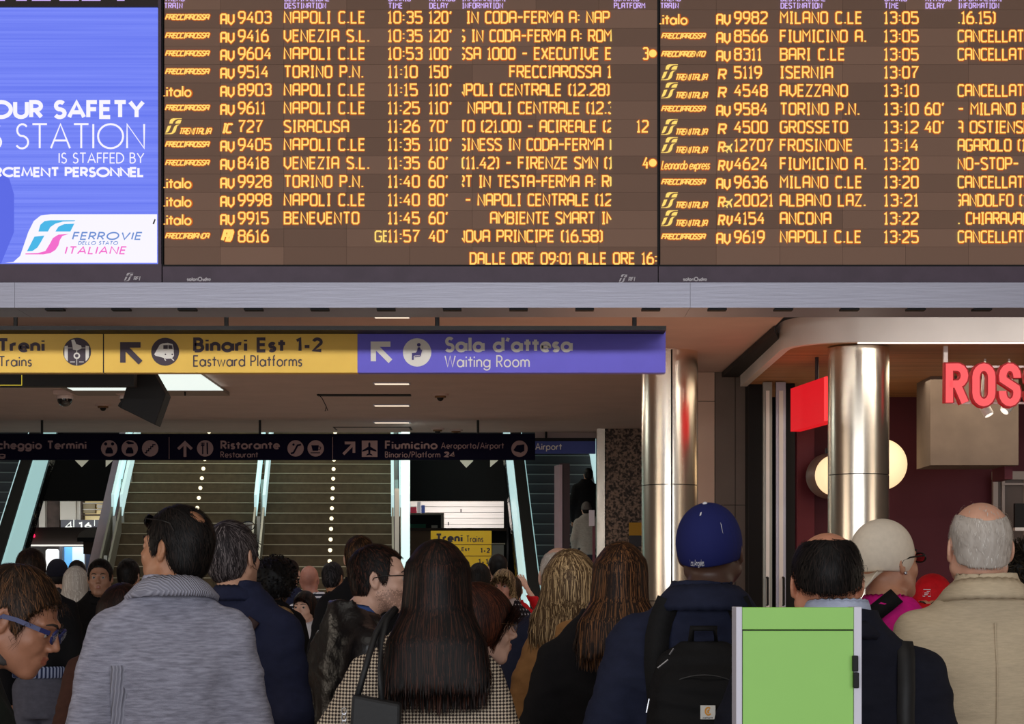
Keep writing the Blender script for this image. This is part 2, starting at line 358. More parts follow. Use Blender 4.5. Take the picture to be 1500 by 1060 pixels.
nt = M_gran.node_tree; b_ = nt.nodes['Principled BSDF']; vo = nt.nodes.new('ShaderNodeTexNoise'); vo.inputs['Scale'].default_value = 26; vo.inputs['Detail'].default_value = 4
nt.links.new(nt.nodes['Texture Coordinate'].outputs['Object'], vo.inputs[0])
cr = nt.nodes.new('ShaderNodeValToRGB'); cr.color_ramp.elements[0].position = .42; cr.color_ramp.elements[1].position = .6
cr.color_ramp.elements[0].color = (*lin((48, 38, 34)), 1); cr.color_ramp.elements[1].color = (*lin((150, 124, 108)), 1)
nt.links.new(vo.outputs[0], cr.inputs[0]); nt.links.new(cr.outputs[0], b_.inputs['Base Color'])
struct(B(XX(886, 33.2), 3.2, 33.2, 34.4, 0, 4.2).build('wall_stone', M_gran), 'brown speckled granite wall beside the steel column')
struct(B(XX(873, 33.6), XX(886, 33.6), 33.2, 33.6, 0, 4.2).build('trim_1', M_steel), 'steel corner strip at the left edge of the granite wall')
M_beige = mat('beige_panel', (214, 186, 168), .8, noise=(3, .04)); M_grey = mat('grey_panel', (116, 104, 96), .7, noise=(3, .06))
w = struct(B(1.9, XX(1120, 24.6), 24.7, 24.8, 0, 4.2).build('wall_panelled', M_rec), 'wall of beige and grey panels between column and shop')
def wp(x0, x1, z0, z1, m, t=.03): return mesh_obj('panel', *(lambda q: (q.v, q.f))(B(XX(x0, 24.6)+.004, XX(x1, 24.6)-.004, 24.7-t, 24.7, z0+.004, z1-.004)), m, w)
for z0, z1 in ((0, 1.3), (1.3, 2.6), (2.6, 3.85), (3.85, 4.2)): wp(1020, 1048, z0, z1, M_beige)
for z0, z1 in ((0, 1.3), (1.3, 2.6), (2.6, 4.2)): wp(1048, 1078, z0, z1, M_grey)
for z0, z1 in ((0, 2.6), (2.6, 4.2)): wp(1078, 1094, z0, z1, M_grey, .02)

# steel clad columns
def column(x, y, r, label):
    t = thing('steel_column', (x, y, 0), label, 'column')
    z1 = 4.2 if x < 2.5 else 4.0
    for a, b in ((0, 1.45), (1.458, 2.72), (2.728, z1)):
        auto_smooth(MB().cyl((x, y), r, a, b, 48).build('cladding_sheet', M_steel, t), 30)
    MB().cyl((x, y), r-.01, 0.0, z1-.002, 32).build('core', M_rec, t)
    return t
ca = column(XX(981, 22.6), 22.6, .31, 'stainless steel column beside the granite wall, dark seam down its front')
xs_ = XX(984, 22.28)
B(xs_-.008, xs_+.008, 22.275, 22.30, 0, 4.19).build('seam_strip', M_rec, ca)
B(xs_-.035, xs_-.012, 22.272, 22.31, 0, 4.19).build('cover_strip', M_steel, ca)
for zz in (2.85, 1.95): MB().tube([(xs_, 22.27, zz), (xs_, 22.26, zz)], .012, 8).build('bolt', M_dark, ca)
column(XX(1257.5, 20.6), 20.6, .305, 'stainless steel column under the canopy in front of the red walled shop')

# ---------------------------------------------------------------- the departure boards
YB = 13.6
def bbox_(x0, x1, y0, y1, dy0, dy1): return B(XX(x0, YB), XX(x1, YB), YB+dy0, YB+dy1, ZZ(y1, YB), ZZ(y0, YB))
def letters(name, V, Fc, m, parent, label=None):
    if not Fc: return
    o = mesh_obj(name, V, Fc, m, parent)
    if label: o['label'] = label
    o['kind'] = 'stuff'
    return o
LG = {'FR': 'FRECCIAROSSA', 'FA': 'FRECCIARGENTO', 'FB': 'FRECCIABIANCA'}
PLANE = [(.48, 0), (.56, .12), (.56, .36), (1, .62), (1, .72), (.56, .6), (.55, .84), (.7, .94), (.7, 1), (.48, .95), (.26, 1), (.26, .94), (.41, .84), (.4, .6), (-.04, .72), (-.04, .62), (.4, .36), (.4, .12)]
def rot2(pts, c, a):
    ca_, sa_ = math.cos(R(a)), math.sin(R(a))
    return [(c[0]+(x-c[0])*ca_-(y-c[1])*sa_, c[1]+(x-c[0])*sa_+(y-c[1])*ca_) for x, y in pts]
def board_row(par, y, x0, logo, cls, num, dest, time, delay, info, plat, right):
    """y = cap line pixel of the row, x0 = left edge of the board face"""
    A = ([], []); Bk = ([], [])
    def T(text, xa, xb, dy=0, h=18.5, w=2.3, tr=.24, sl=0, cl=None):
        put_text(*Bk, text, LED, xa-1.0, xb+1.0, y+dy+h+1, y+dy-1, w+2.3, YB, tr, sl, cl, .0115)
        put_text(*A, text, LED, xa, xb, y+dy+h, y+dy, w, YB, tr, sl, cl, .014)
    X = lambda v: x0+v
    if logo in LG:
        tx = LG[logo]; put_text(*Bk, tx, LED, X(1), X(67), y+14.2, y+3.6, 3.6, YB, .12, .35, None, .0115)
        put_text(*A, tx, LED, X(2), X(66), y+13.2, y+4.6, 1.75, YB, .12, .35, None, .014)
    elif logo == 'IT':
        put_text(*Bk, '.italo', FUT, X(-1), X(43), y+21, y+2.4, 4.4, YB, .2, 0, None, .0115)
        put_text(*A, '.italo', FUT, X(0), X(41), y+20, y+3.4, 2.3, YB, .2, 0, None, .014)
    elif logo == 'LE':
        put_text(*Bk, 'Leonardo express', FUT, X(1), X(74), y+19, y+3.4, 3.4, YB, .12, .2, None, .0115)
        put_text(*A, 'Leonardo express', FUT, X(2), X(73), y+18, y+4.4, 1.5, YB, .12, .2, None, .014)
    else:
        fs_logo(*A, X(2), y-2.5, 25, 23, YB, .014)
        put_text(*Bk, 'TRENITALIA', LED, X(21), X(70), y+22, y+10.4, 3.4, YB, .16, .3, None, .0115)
        put_text(*A, 'TRENITALIA', LED, X(22), X(69), y+21, y+11.4, 1.6, YB, .16, .3, None, .014)
    cx = X(83)
    if cls == 'AV': T('AV', cx, cx+21, 3.5, 17, 2.5, .22)
    elif cls == 'IC': T('IC', cx+2, cx+17, 4.5, 15, 2.6, .1, .2)
    elif cls == 'FB': T('FB', cx+1, cx+17, -.5, 18, 4.6, .22, .3)
    elif cls in ('R', 'RX'):
        T('R', cx+2, cx+(14 if cls == 'R' else 12), 4, 16.5, 2.6, .2, .12)
        if cls == 'RX':
            pp = rot2([(cx+12+a*14, y+5+b*16) for a, b in PLANE], (cx+19, y+13), 40); poly(*A, pp, YB, .014)
    elif cls == 'RV':
        T('R', cx+2, cx+12, 4, 16.5, 2.6, .2, .12); T('V', cx+14, cx+23, 4, 16, 2.6, .2, .12)
    T(num, *num_x(num, X(109)))
    T(dest, *dest_x(dest, X(176)))
    T(time, X(328), X(328)+{'10': 51, '11': 47, '13': 51}[time[:2]]-(3 if time.count('1') > 2 else 0))
    if delay: T(delay, X(388), X(388)+8.5*len(delay)+(0 if '1' in delay else 3))
    for text, xa, xb in info: T(text, X(xa), X(xb), 0, 18.5, 2.3, .2, 0, (X(436), X(656)) if not right else (X(436), X(655)))
    if plat:
        p, c, dot = plat; T(p, X(701)-(9 if len(p) > 1 else 0), X(710))
        if dot: disc(*Bk, X(716), y+9, 7, YB, .0115); disc(*A, X(716), y+9, 5.6, YB, .014)
    letters('led_text_glow', *Bk, M_amber2, par); letters('led_text', *A, M_amber, par)
def num_x(s, x): 
    tot = sum(LED[c][0]+.24 for c in s)-.24
    return x, x+tot*15.9+2.3
def dest_x(s, x):
    tot = sum(LED[c][0]+.24 for c in s)-.24
    return x, x+tot*16.2+2.3
rowsL = [
 (17, 'FR', 'AV', '9403', 'NAPOLI C.LE', '10:35', "120'", [('IN CODA-FERMA A: NAPO', 443, 665)], None),
 (44, 'FR', 'AV', '9416', 'VENEZIA S.L.', '10:35', "120'", [('S IN CODA-FERMA A: ROM', 431, 656)], None),
 (70, 'FR', 'AV', '9604', 'NAPOLI C.LE', '10:53', "100'", [('SSA 1000 - EXECUTIVE E', 431, 656)], ('3', 0, 1)),
 (96.5, 'FR', 'AV', '9514', 'TORINO P.N.', '11:10', "150'", [('FRECCIAROSSA 1', 506, 656)], None),
 (123, 'IT', 'AV', '8903', 'NAPOLI C.LE', '11:15', "110'", [('NPOLI CENTRALE (12.28)', 430, 653)], None),
 (149.5, 'FR', 'AV', '9611', 'NAPOLI C.LE', '11:25', "110'", [('NAPOLI CENTRALE (12.3', 445, 661)], None),
 (176.5, 'FS', 'IC', '727', 'SIRACUSA', '11:26', "70'", [('TO (21.00) - ACIREALE (2', 433, 660)], ('12', 0, 0)),
 (203, 'FR', 'AV', '9405', 'NAPOLI C.LE', '11:35', "110'", [('SINESS IN CODA-FERMA A', 432, 664)], None),
 (230, 'FR', 'AV', '8418', 'VENEZIA S.L.', '11:35', "60'", [('(11.42) - FIRENZE SMN (1', 436, 658)], ('4', 0, 1)),
 (257, 'IT', 'AV', '9928', 'TORINO P.N.', '11:40', "60'", [('RT IN TESTA-FERMA A: RO', 430, 664)], None),
 (284, 'IT', 'AV', '9998', 'NAPOLI C.LE', '11:40', "80'", [('- NAPOLI CENTRALE (12', 441, 657)], None),
 (310.5, 'IT', 'AV', '9915', 'BENEVENTO', '11:45', "60'", [('AMBIENTE SMART IN', 478, 659)], None),
 (337, 'FB', 'FB', '8616', '', '11:57', "40'", [('NOVA PRINCIPE (16.58)', 430, 643)], None)]
rowsR = [
 (17.5, 'IT', 'AV', '9982', 'MILANO C.LE', '13:05', '', [('.16.15)', 436, 492)], None),
 (44.5, 'FR', 'AV', '8566', 'FIUMICINO A.', '13:05', '', [('CANCELLATO', 436, 545)], None),
 (71, 'FA', 'AV', '8311', 'BARI C.LE', '13:05', '', [('CANCELLATO', 436, 545)], None),
 (97.5, 'FS', 'R', '5119', 'ISERNIA', '13:07', '', [], None),
 (124, 'FS', 'R', '4548', 'AVEZZANO', '13:10', '', [('CANCELLATO', 436, 545)], None),
 (151, 'FR', 'AV', '9584', 'TORINO P.N.', '13:10', "60'", [('- MILANO ROGOREDO', 436, 625)], None),
 (177.5, 'FS', 'R', '4500', 'GROSSETO', '13:12', "40'", [('A OSTIENSE', 433, 543)], None),
 (204, 'FS', 'RX', '12707', 'FROSINONE', '13:14', '', [('AGAROLO (13', 436, 548)], None),
 (231, 'LE', 'RV', '4624', 'FIUMICINO A.', '13:20', '', [('NO-STOP-', 436, 526)], None),
 (258, 'FR', 'AV', '9636', 'MILANO C.LE', '13:20', '', [('CANCELLATO', 436, 545)], None),
 (284.5, 'FS', 'RX', '20021', 'ALBANO LAZ.', '13:21', '', [('GANDOLFO (13', 431, 550)], None),
 (311, 'FS', 'RV', '4154', 'ANCONA', '13:22', '', [('. CHIARAVALLE', 436, 560)], None),
 (338, 'FR', 'AV', '9619', 'NAPOLI C.LE', '13:25', '', [('CANCELLATO', 436, 545)], None)]
tile_cache = {}
def led_board(x0, x1, rows, label, right):
    t = thing('departure_board', ((XX(x0, YB)+XX(x1, YB))/2, YB+.2, ZZ(415, YB)), label, 'departure board')
    bbox_(x0, x1, -60, 415, .03, .38).build('cabinet', M_dark, t)
    bbox_(x0+.7, x1-.7, 390.5, 415, -.012, .03).build('lower_frame', M_bfr, t)
    bbox_(x0, x0+1.6, -60, 390, -.012, .03).build('side_frame', M_black, t); bbox_(x1-1.2, x1, -60, 390, -.012, .03).build('side_frame', M_black, t)
    bbox_(x0, x1, 388, 390.5, -.014, .03).build('shadow_joint', M_black, t)
    fx = x0+3; ws = [82, 93, 92, 92, 92, 93, 92, 86]
    hs = [(-40, -10), (-10, 15)]+[(15+26.7*i, 15+26.7*(i+1)) for i in range(12)]+[(335.4, 362), (362, 388)]
    off = 0
    for w_ in ws:
        a = fx+off; b = min(fx+off+w_, x1-1.2); off += w_
        for ya, yb in hs:
            key = (round(b-a, 1), round(yb-ya, 1)); loc = Vector((XX((a+b)/2, YB), YB, ZZ((ya+yb)/2, YB)))
            if key not in tile_cache:
                k = YB/F; hw = (b-a)*k/2-.0006; hh = (yb-ya)*k/2-.0006
                q = MB().box(-hw, hw, -.009, .03, -hh, hh); me = bpy.data.meshes.new('led_module'); me.from_pydata(q.v, [], q.f); me.materials.append(M_led); tile_cache[key] = me
            o = bpy.data.objects.new('led_module', tile_cache[key]); COL.objects.link(o); o.parent = t; o.location = loc-t.location
    V = ([], [])
    for tx, tx2, a, b1, b2 in (('TRENO', 'TRAIN', 0, 30, 27), ('DESTINAZIONE', 'DESTINATION', 176, 66, 61), ('ORARIO', 'TIME', 328, 33, 21), ('RITARDO', 'DELAY', 388, 38, 28), ('INFORMAZIONI', 'INFORMATION', 436, 64, 60), ('BINARIO', 'PLATFORM', 658, 37, 46)):
        if right and tx == 'BINARIO': pass
        put_text(*V, tx, LED, fx+a, fx+a+b1, 3, -6, 1.3, YB, .26, 0, None, .014)
        put_text(*V, tx2, LED, fx+a, fx+a+b2, 13.5, 4.8, 1.3, YB, .26, 0, None, .014)
    letters('header_text', *V, M_violet, t)
    for y, lg, cls, num, dest, tm, dl, info, pf in rows: board_row(t, y, fx-1, lg, cls, num, dest, tm, dl, info, pf, right)
    V = ([], []); sx = x0+36
    put_text(*V, 'solari', FUT, sx, sx+17, 412, 406.4, 1.5, YB, .2, 0, None, .014); put_text(*V, 'udine', FUT, sx+23, sx+35.5, 412, 406.4, 1.5, YB, .2, 0, None, .014)
    k = YB/F; stroke(V[0], V[1], [((a-CX)*k, CH+(CY-b)*k) for a, b in arc(sx+19.5, 409, 2.6, 2.6, 0, 360, 12)], 1.4*k, YB-.014)
    if not right: fs_logo(*V, 906, 402, 13, 12, YB, .014); put_text(*V, 'RFI', LED, 920, 930, 412, 406, 1.2, YB, .3, .2, None, .014)
    letters('maker_mark', *V, M_print, t)
    for xx in (x0+120, x1-120):
        MB().tube([(XX(xx, YB), YB+.2, ZZ(-60, YB)), (XX(xx, YB), YB+.2, 7.4)], .03, 8).build('hanger_rod', M_dark, t)
    return t
bl = led_board(238, 964, rowsL, 'black amber departure board in the middle, trains 9403 to 8616', False)
V = ([], []); Vb = ([], [])
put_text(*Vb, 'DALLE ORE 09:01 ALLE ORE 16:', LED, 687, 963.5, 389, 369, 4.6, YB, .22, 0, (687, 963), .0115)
put_text(*V, 'DALLE ORE 09:01 ALLE ORE 16:', LED, 688, 962.5, 388, 370, 2.3, YB, .22, 0, (688, 962), .0145)
put_text(*V, 'GE', LED, 549, 571, 355, 338, 2.3, YB, .2, 0, (549, 568), .0145)
letters('led_text_glow', *Vb, M_amber2, bl); letters('led_text', *V, M_amber, bl)
led_board(964, 1690, rowsR, 'black amber departure board at the right, trains 9982 to 9619', True)
# blue video screen
t = thing('video_screen', (XX(-10, YB), YB+.2, ZZ(415, YB)), 'blue video wall screen with white safety notice at the left', 'screen')
bbox_(-258, 237.4, -60, 415, .03, .38).build('cabinet', M_dark, t)
bbox_(-258, 237, 387, 415, -.012, .03).build('lower_frame', M_bfr, t); bbox_(232, 236.6, -60, 387, -.012, .03).build('side_frame', M_bfr, t)
bbox_(-258, 232, -45, 10.5, -.012, .03).build('header_panel', mat('header_panel', (52, 42, 44), .6), t)
bbox_(-258, 231, 11.5, 386, -.006, .03).build('display_face', M_blue, t)
V = ([], [])
for a, b, c, d in ((-10, 8, -3, 9), (24, 40, 30, 39), (47, 75, 54, 75), (88, 116, 84, 118), (120, 148, 127, 148), (172, 183, 172, 183)): poly(*V, [(a, 2), (b, 2), (d, -7), (c, -7)], YB, .014)
letters('header_text', *V, M_violet, t)
V = ([], []); put_text(*V, 'OUR SAFETY', FUT, -15, 213, 175, 147, 6.0, YB, .22, 0, None, .012)
put_text(*V, 'S STATION', FUT, -17, 213, 219, 181, 2.8, YB, .16, 0, None, .012)
put_text(*V, 'IS STAFFED BY', FUT, 86, 212, 240, 224, 1.7, YB, .2, 0, None, .012)
put_text(*V, 'RCEMENT PERSONNEL', FUT, -8, 212, 260, 245, 3.4, YB, .2, 0, None, .012)
letters('notice_text', *V, M_white, t)
V = ([], []); poly(*V, [(-258, 386), (-258, 250), (-4, 250), (14, 262), (21, 285), (21, 340), (2, 386)], YB, .008); letters('graphic', *V, M_blue2, t)
V = ([], []); poly(*V, [(8, 384), (20, 384), (30, 375), (42, 340), (50, 324), (60, 316), (75, 314), (230.5, 314), (230.5, 385), (8, 385)][1:], YB, .010); letters('logo_panel', *V, M_white, t)
V = ([], []); fs_logo(*V, 38, 323, 73, 50, YB, .014, (0, 1, 2)); letters('emblem', *V, M_cyan, t)
V = ([], []); fs_logo(*V, 38, 323, 73, 50, YB, .014, (3,)); put_text(*V, 'ITALIANE', FUT, 95, 184, 373, 361, 2.0, YB, .28, .28, None, .014); letters('emblem', *V, M_pink, t)
V = ([], []); put_text(*V, 'FERROVIE', FUT, 106, 207, 352, 340, 2.1, YB, .26, .28, None, .014); put_text(*V, 'DELLO STATO', FUT, 115, 173, 359, 353.5, 1.0, YB, .3, .25, None, .014); letters('emblem', *V, M_sblue, t)
V = ([], []); fs_logo(*V, 182, 400, 14, 12, YB, .014); put_text(*V, 'RFI', LED, 196, 206, 411, 405, 1.2, YB, .3, .2, None, .014); letters('maker_mark', *V, M_print, t)
V = ([], []); poly(*V, [(224, 328), (227, 321), (228.5, 322), (226, 329)], YB, .013); letters('dead_pixels', *V, M_black, t)
for xx in (-200, 180): MB().tube([(XX(xx, YB), YB+.2, ZZ(-60, YB)), (XX(xx, YB), YB+.2, 7.4)], .03, 8).build('hanger_rod', M_dark, t)
# beam under the boards
t = thing('support_beam', (XX(700, YB), YB+.1, ZZ(452, YB)), 'long brushed aluminium beam running under the departure boards', 'beam')
for a, b in ((-258, 24), (24.4, 1010), (1010.4, 1690)): bbox_(a, b, 415.3, 452, -.05, .42).build('beam_section', M_alu, t)
for i in range(20):
    a = -30+97*i; bbox_(a, a+27, 452, 454.6, -.03, .05).build('bracket', M_black, t)

# ---------------------------------------------------------------- ceiling fittings
ZC = 4.2
def cy(py, z=ZC): return (z-CH)*F/(CY-py)
M_lamp = mat('lamp_slot', (200, 200, 200), emit=(255, 232, 205), es=1.0)
for i, py in enumerate((462.5, 561, 593, 618)):
    Y = cy(py); t = thing('slot_lamp', (XX(574, Y), Y, ZC-.02), 'slim ceiling slot lamp %s over the passage' % ('hidden mostly above the blue sign', 'nearest below the blue sign', 'second below the blue sign', 'farthest, just above the dark sign')[i], 'lamp', 'slot lamps in the passage ceiling')
    B(XX(547, Y), XX(601, Y), Y-.10, Y+.10, ZC-.012, ZC).build('frame', M_alu, t); B(XX(549, Y), XX(599, Y), Y-.07, Y+.07, ZC-.016, ZC-.012).build('diffuser', M_lamp, t)
Y = cy(578); o = B(XX(465, Y), XX(602, Y), Y-.09, Y+.09, ZC-.014, ZC).build('ceiling_grille', M_rec); tag(o, 'long dark ventilation slot in the ceiling below the blue sign', 'vent')
Y = cy(627); t = thing('ceiling_hatch', (XX(546, Y), Y, ZC-.01), 'rectangular access hatch in the ceiling just above the dark sign', 'hatch')
B(XX(490, Y), XX(603, Y), Y-.3, Y+.3, ZC-.010, ZC).build('frame', mat('hatch_frame', (70, 58, 54), .8), t); B(XX(493, Y), XX(600, Y), Y-.25, Y+.25, ZC-.014, ZC-.01).build('panel', M_ceil, t)
o = MB().tube([(XX(466, 27.4), 27.4, ZC), (XX(472, 27.4), 27.4, 4.14), (XX(477, 27.4), 27.4, 4.05), (XX(480, 27.4), 27.42, 3.98), (XX(476, 27.4), 27.42, 3.97), (XX(478, 27.4), 27.42, 4.04)], .006, 6).build('cable', M_rec); tag(o, 'thin cable dangling from the ceiling slot', 'cable')
M_dome = mat('dome_glass', (14, 12, 14), .08, coat=1.0)
for i, (x, py, r, lb) in enumerate(((95, 578, .10, 'dark dome camera on a square mount near the left edge'), (186, 578, .09, 'dark dome camera half hidden behind the black hanging box'))):
    Y = cy(py-6); X = XX(x, Y); t = thing('dome_camera', (X, Y, ZC-.22), lb, 'camera')
    B(X-.13, X+.13, Y-.13, Y+.13, ZC-.06, ZC).build('mount', M_ceil, t, bevel=.01); auto_smooth(MB().cyl((X, Y), r+.015, ZC-.11, ZC-.06, 24).build('collar', M_ceil, t))
    MB().sphere((X, Y, ZC-.11), r, 20, 8, -1, 0).build('dome', M_dome, t, smooth=True)
for x, py, lb in ((151, 592, 'round smoke detector between the two dome cameras'), (645, 577, 'small smoke detector right of the ceiling slot'), (641, 627, 'tiny detector above the dark sign, left of its neighbour'), (668, 629, 'round detector with light base just above the dark sign')):
    Y = cy(py); X = XX(x, Y); t = thing('smoke_detector', (X, Y, ZC-.1), lb, 'detector')
    MB().cyl((X, Y), .11, ZC-.025, ZC, 20).build('base', M_ceil, t); MB().cyl((X, Y), .075, ZC-.05, ZC-.025, 20).build('ring', mat('amber_ring', (120, 84, 52), .6), t); MB().sphere((X, Y, ZC-.05), .045, 14, 5, -1, 0).build('sensor', M_rec, t, smooth=True)
Y0, Y1 = 24.0, 26.9
t = thing('ceiling_light_panel', (XX(230, 26), 25.5, ZC-.04), 'bright rectangular light panel in the ceiling behind the yellow sign', 'lamp')
B(-5.75, XX(334, 27), Y0, 27.15, ZC-.05, ZC).build('frame', mat('lamp_frame', (150, 134, 124), .6), t)
B(-5.65, XX(328, 26.4), Y0+.1, 26.35, ZC-.056, ZC-.05).build('diffuser', mat('lamp_white', (200, 200, 200), emit=(226, 238, 232), es=1.05), t)
o = MB().tube([(XX(271, 26.6), 26.6, ZC), (XX(271, 26.6), 26.6, 4.10)], .012, 6).build('ceiling_hook', M_rec); tag(o, 'tiny dark hook below the bright ceiling panel', 'hook')
# black monitors behind the yellow sign
Y = 20.4; t = thing('hanging_monitor', (XX(80, Y), Y, ZZ(566, Y)), 'wide black monitor with thin yellow outline hanging behind the yellow sign', 'monitor')
pbox(-70, 196, 492, 565, Y, .18).build('case', M_black, t)
M_yel = mat('yellow_line', (60, 60, 0), emit=(226, 200, 60), es=.8)
V = ([], []); k = Y/F
stroke(V[0], V[1], [((a-CX)*k, CH+(CY-b)*k) for a, b in ((-30, 564), (32, 564), (32, 549))], 1.0*k, Y-.003); letters('outline', *V, M_yel, t)
for xx in (-40, 160): MB().tube([(XX(xx, Y), Y+.09, ZZ(492, Y)), (XX(xx, Y), Y+.09, ZC)], .02, 8).build('hanger_rod', M_black, t)
Y = 20.9; t = thing('hanging_speaker', (XX(210, Y), Y, ZZ(622, Y)), 'tilted black box speaker hanging below the yellow sign', 'speaker')
MB().prism_y([(XX(a, Y), ZZ(b, Y)) for a, b in ((227, 622), (243, 577), (222, 540), (196, 530), (176, 597))], Y, Y+.32).build('case', M_black, t, bevel=.008)
MB().prism_y([(XX(a, Y), ZZ(b, Y)) for a, b in ((176, 597), (181, 582), (174, 590), (172, 594))], Y+.02, Y+.1).build('hinge', M_black, t)
MB().tube([(XX(208, Y), Y+.15, ZZ(535, Y)), (XX(208, Y), Y+.15, ZC)], .025, 8).build('bracket', M_black, t)

# ---------------------------------------------------------------- hanging direction signs
M_ysign = mat('sign_yellow', (255, 210, 96), .5, noise=(5, .03)); M_bsign = mat('sign_blue', (112, 104, 228), .5, noise=(5, .03))
M_ytext = mat('sign_dark_print', (74, 62, 76), .6); M_wtext = mat('sign_white_print', (240, 236, 232), .6)
def arrow_nw(V, Fc, x, y, s, Y, off):
    w = s*.27
    poly(V, Fc, [(x, y), (x+s, y), (x+s, y+w), (x+w, y+w), (x+w, y+s), (x, y+s)], Y, off)
    stroke(V, Fc, [((a-CX)*Y/F, CH+(CY-b)*Y/F) for a, b in ((x+w*.4, y+w*.4), (x+s*1.0, y+s*1.0))], w*Y/F, Y-off)
Y = 18.0
t = thing('direction_sign', (XX(460, Y), Y, ZZ(546, Y)), 'long yellow and blue direction sign hanging under the boards', 'sign')
pbox(-120, 976, 477, 483, Y-.28, .48).build('top_rail', M_black, t)  # rail stretched forward as an added hood that shades the panel tops
for a, b, m, lb in ((-120, 151, M_ysign, 'yellow panel reading Treni Trains'), (152.2, 523.5, M_ysign, 'yellow panel reading Binari Est 1-2'), (523.8, 975, M_bsign, 'blue panel reading Sala d\'attesa')):
    o = pbox(a, b, 482, 545.5, Y, .14).build('sign_panel', m, t); o['label'] = lb
pbox(150.8, 152.4, 482, 545.5, Y-.001, .1).build('joint', M_black, t)
V = ([], [])
put_text(*V, 'Treni', FUT, -4, 66, 516, 495, 4.6, Y, .26); put_text(*V, 'Trains', FUT, -2, 47, 537, 521, 1.9, Y, .24)
put_text(*V, 'Binari Est 1-2', FUT, 283, 473, 516, 494, 4.7, Y, .26); put_text(*V, 'Eastward Platforms', FUT, 283, 443, 537, 520, 1.9, Y, .22)
arrow_nw(*V, 176, 501, 30, Y, .003)
disc(*V, 113, 515, 20.5, Y); disc(*V, 242, 515, 20.5, Y)
letters('dark_print', *V, M_ytext, t)
V = ([], [])
put_text(*V, "Sala d'attesa", FUT, 651, 839, 516, 493, 4.7, Y, .26); put_text(*V, 'Waiting Room', FUT, 651, 776, 538, 520, 1.9, Y, .22)
arrow_nw(*V, 543, 500, 29, Y, .003); disc(*V, 611, 516, 20.8, Y)
# gate pictogram and train pictogram in the dark discs
poly(*V, [(94.6, 507), (99.5, 506), (99.5, 529), (97, 527), (94.6, 523)], Y, .005); poly(*V, [(125.5, 506), (130.5, 507), (130.5, 523), (128, 527), (125.5, 529)], Y, .005)
disc(*V, 112.7, 521, 4.8, Y, .005); poly(*V, [(104.5, 498), (109, 497), (112, 504), (119, 506), (120, 510), (114, 513), (107, 512), (106, 505)], Y, .005)
for a, b in (((103, 530), (110, 530)), ((116, 530), (123, 530)), ((112.7, 513), (112.7, 535)), ((99.5, 509.5), (106, 509.5)), ((120, 509.5), (126, 509.5))): stroke(*V, [((q-CX)*Y/F, CH+(CY-r)*Y/F) for q, r in (a, b)], 1.0*Y/F, Y-.005)
poly(*V, [(226, 519), (234, 505), (238, 503), (246, 502), (253, 504), (254.5, 510), (255, 521), (252, 525), (244, 525.5), (236, 523), (228, 521)], Y, .005)
for a, b in (((241, 525), (243, 528)), ((251, 524.5), (255, 528))): stroke(*V, [((q-CX)*Y/F, CH+(CY-r)*Y/F) for q, r in (a, b)], 1.6*Y/F, Y-.005)
letters('white_print', *V, M_wtext, t)
V = ([], [])
poly(*V, [(239.5, 505.5), (246, 505.3), (246, 511), (239.5, 511)], Y, .008); poly(*V, [(247, 505.3), (252, 505.6), (253, 511), (247, 511)], Y, .008)
disc(*V, 242.5, 519, 1.2, Y, .008, 8); disc(*V, 252.5, 519, 1.2, Y, .008, 8); disc(*V, 112.7, 521, 2.6, Y, .008, 10)
letters('dark_print', *V, M_ytext, t)
V = ([], [])
disc(*V, 613.5, 505, 2.7, Y, .006, 12); poly(*V, [(612, 508.5), (615, 508.5), (617, 513), (616, 520), (609, 520.5), (606, 521), (606, 527), (603.5, 527), (603.5, 517), (609, 516.5), (611, 514)], Y, .006)
stroke(*V, [((q-CX)*Y/F, CH+(CY-r)*Y/F) for q, r in ((618, 512), (615.5, 521.5), (607.5, 522.5))], 1.2*Y/F, Y-.006)
letters('blue_print', *V, mat('sign_blue_print', (70, 60, 130), .6), t)
for xx in (20, 330, 640, 930): MB().tube([(XX(xx, Y), Y+.07, ZZ(476, Y)), (XX(xx, Y), Y+.07, ZC)], .02, 8).build('hanger_rod', M_black, t)

Y = 31.5
M_navy = mat('sign_night_blue', (9, 7, 30), .9, spec=.1); M_dim = mat('sign_rose_print', (126, 98, 98), .6)
t = thing('direction_sign', (XX(380, Y), Y, ZZ(673, Y)), 'long dark navy direction sign hanging in front of the stairs', 'sign')
for a, b in ((-120, 247.4), (248, 487), (487.6, 784)): pbox(a, b, 635, 673, Y, .14).build('sign_panel', M_navy, t)
V = ([], [])
put_text(*V, 'cheggio Termini', FUT, -4, 127, 658, 645, 2.5, Y, .26); put_text(*V, 'g', FUT, -2, 8, 670, 662, 1.3, Y, .26)
put_text(*V, 'Ristorante', FUT, 323, 410, 658, 645, 2.5, Y, .26); put_text(*V, 'Restaurant', FUT, 323, 378, 670, 661, 1.1, Y, .24)
put_text(*V, 'Fiumicino', FUT, 564, 641, 658, 645, 2.5, Y, .26); put_text(*V, 'Aeroporto/Airport', FUT, 646, 738, 657, 647.5, 1.1, Y, .26)
put_text(*V, 'Binario/Platform', FUT, 564, 645, 670, 661, 1.1, Y, .26); put_text(*V, '24', FUT, 650, 667, 670, 661, 2.6, Y, .2)
for x in (160, 190, 220, 300.5, 433, 462.5): disc(*V, x, 656.5, 12, Y)
disc(*V, 761, 657, 12, Y); poly(*V, [(530, 645), (553, 645), (553, 669), (530, 669)], Y)
def st(V, pts, w, off, Y=Y): stroke(V[0], V[1], [((q-CX)*Y/F, CH+(CY-r)*Y/F) for q, r in pts], w*Y/F, Y-off)
st(V, ((271, 669), (271, 648)), 4.2, .003); st(V, ((261, 657.5), (271, 648), (281, 657.5)), 4.2, .003)
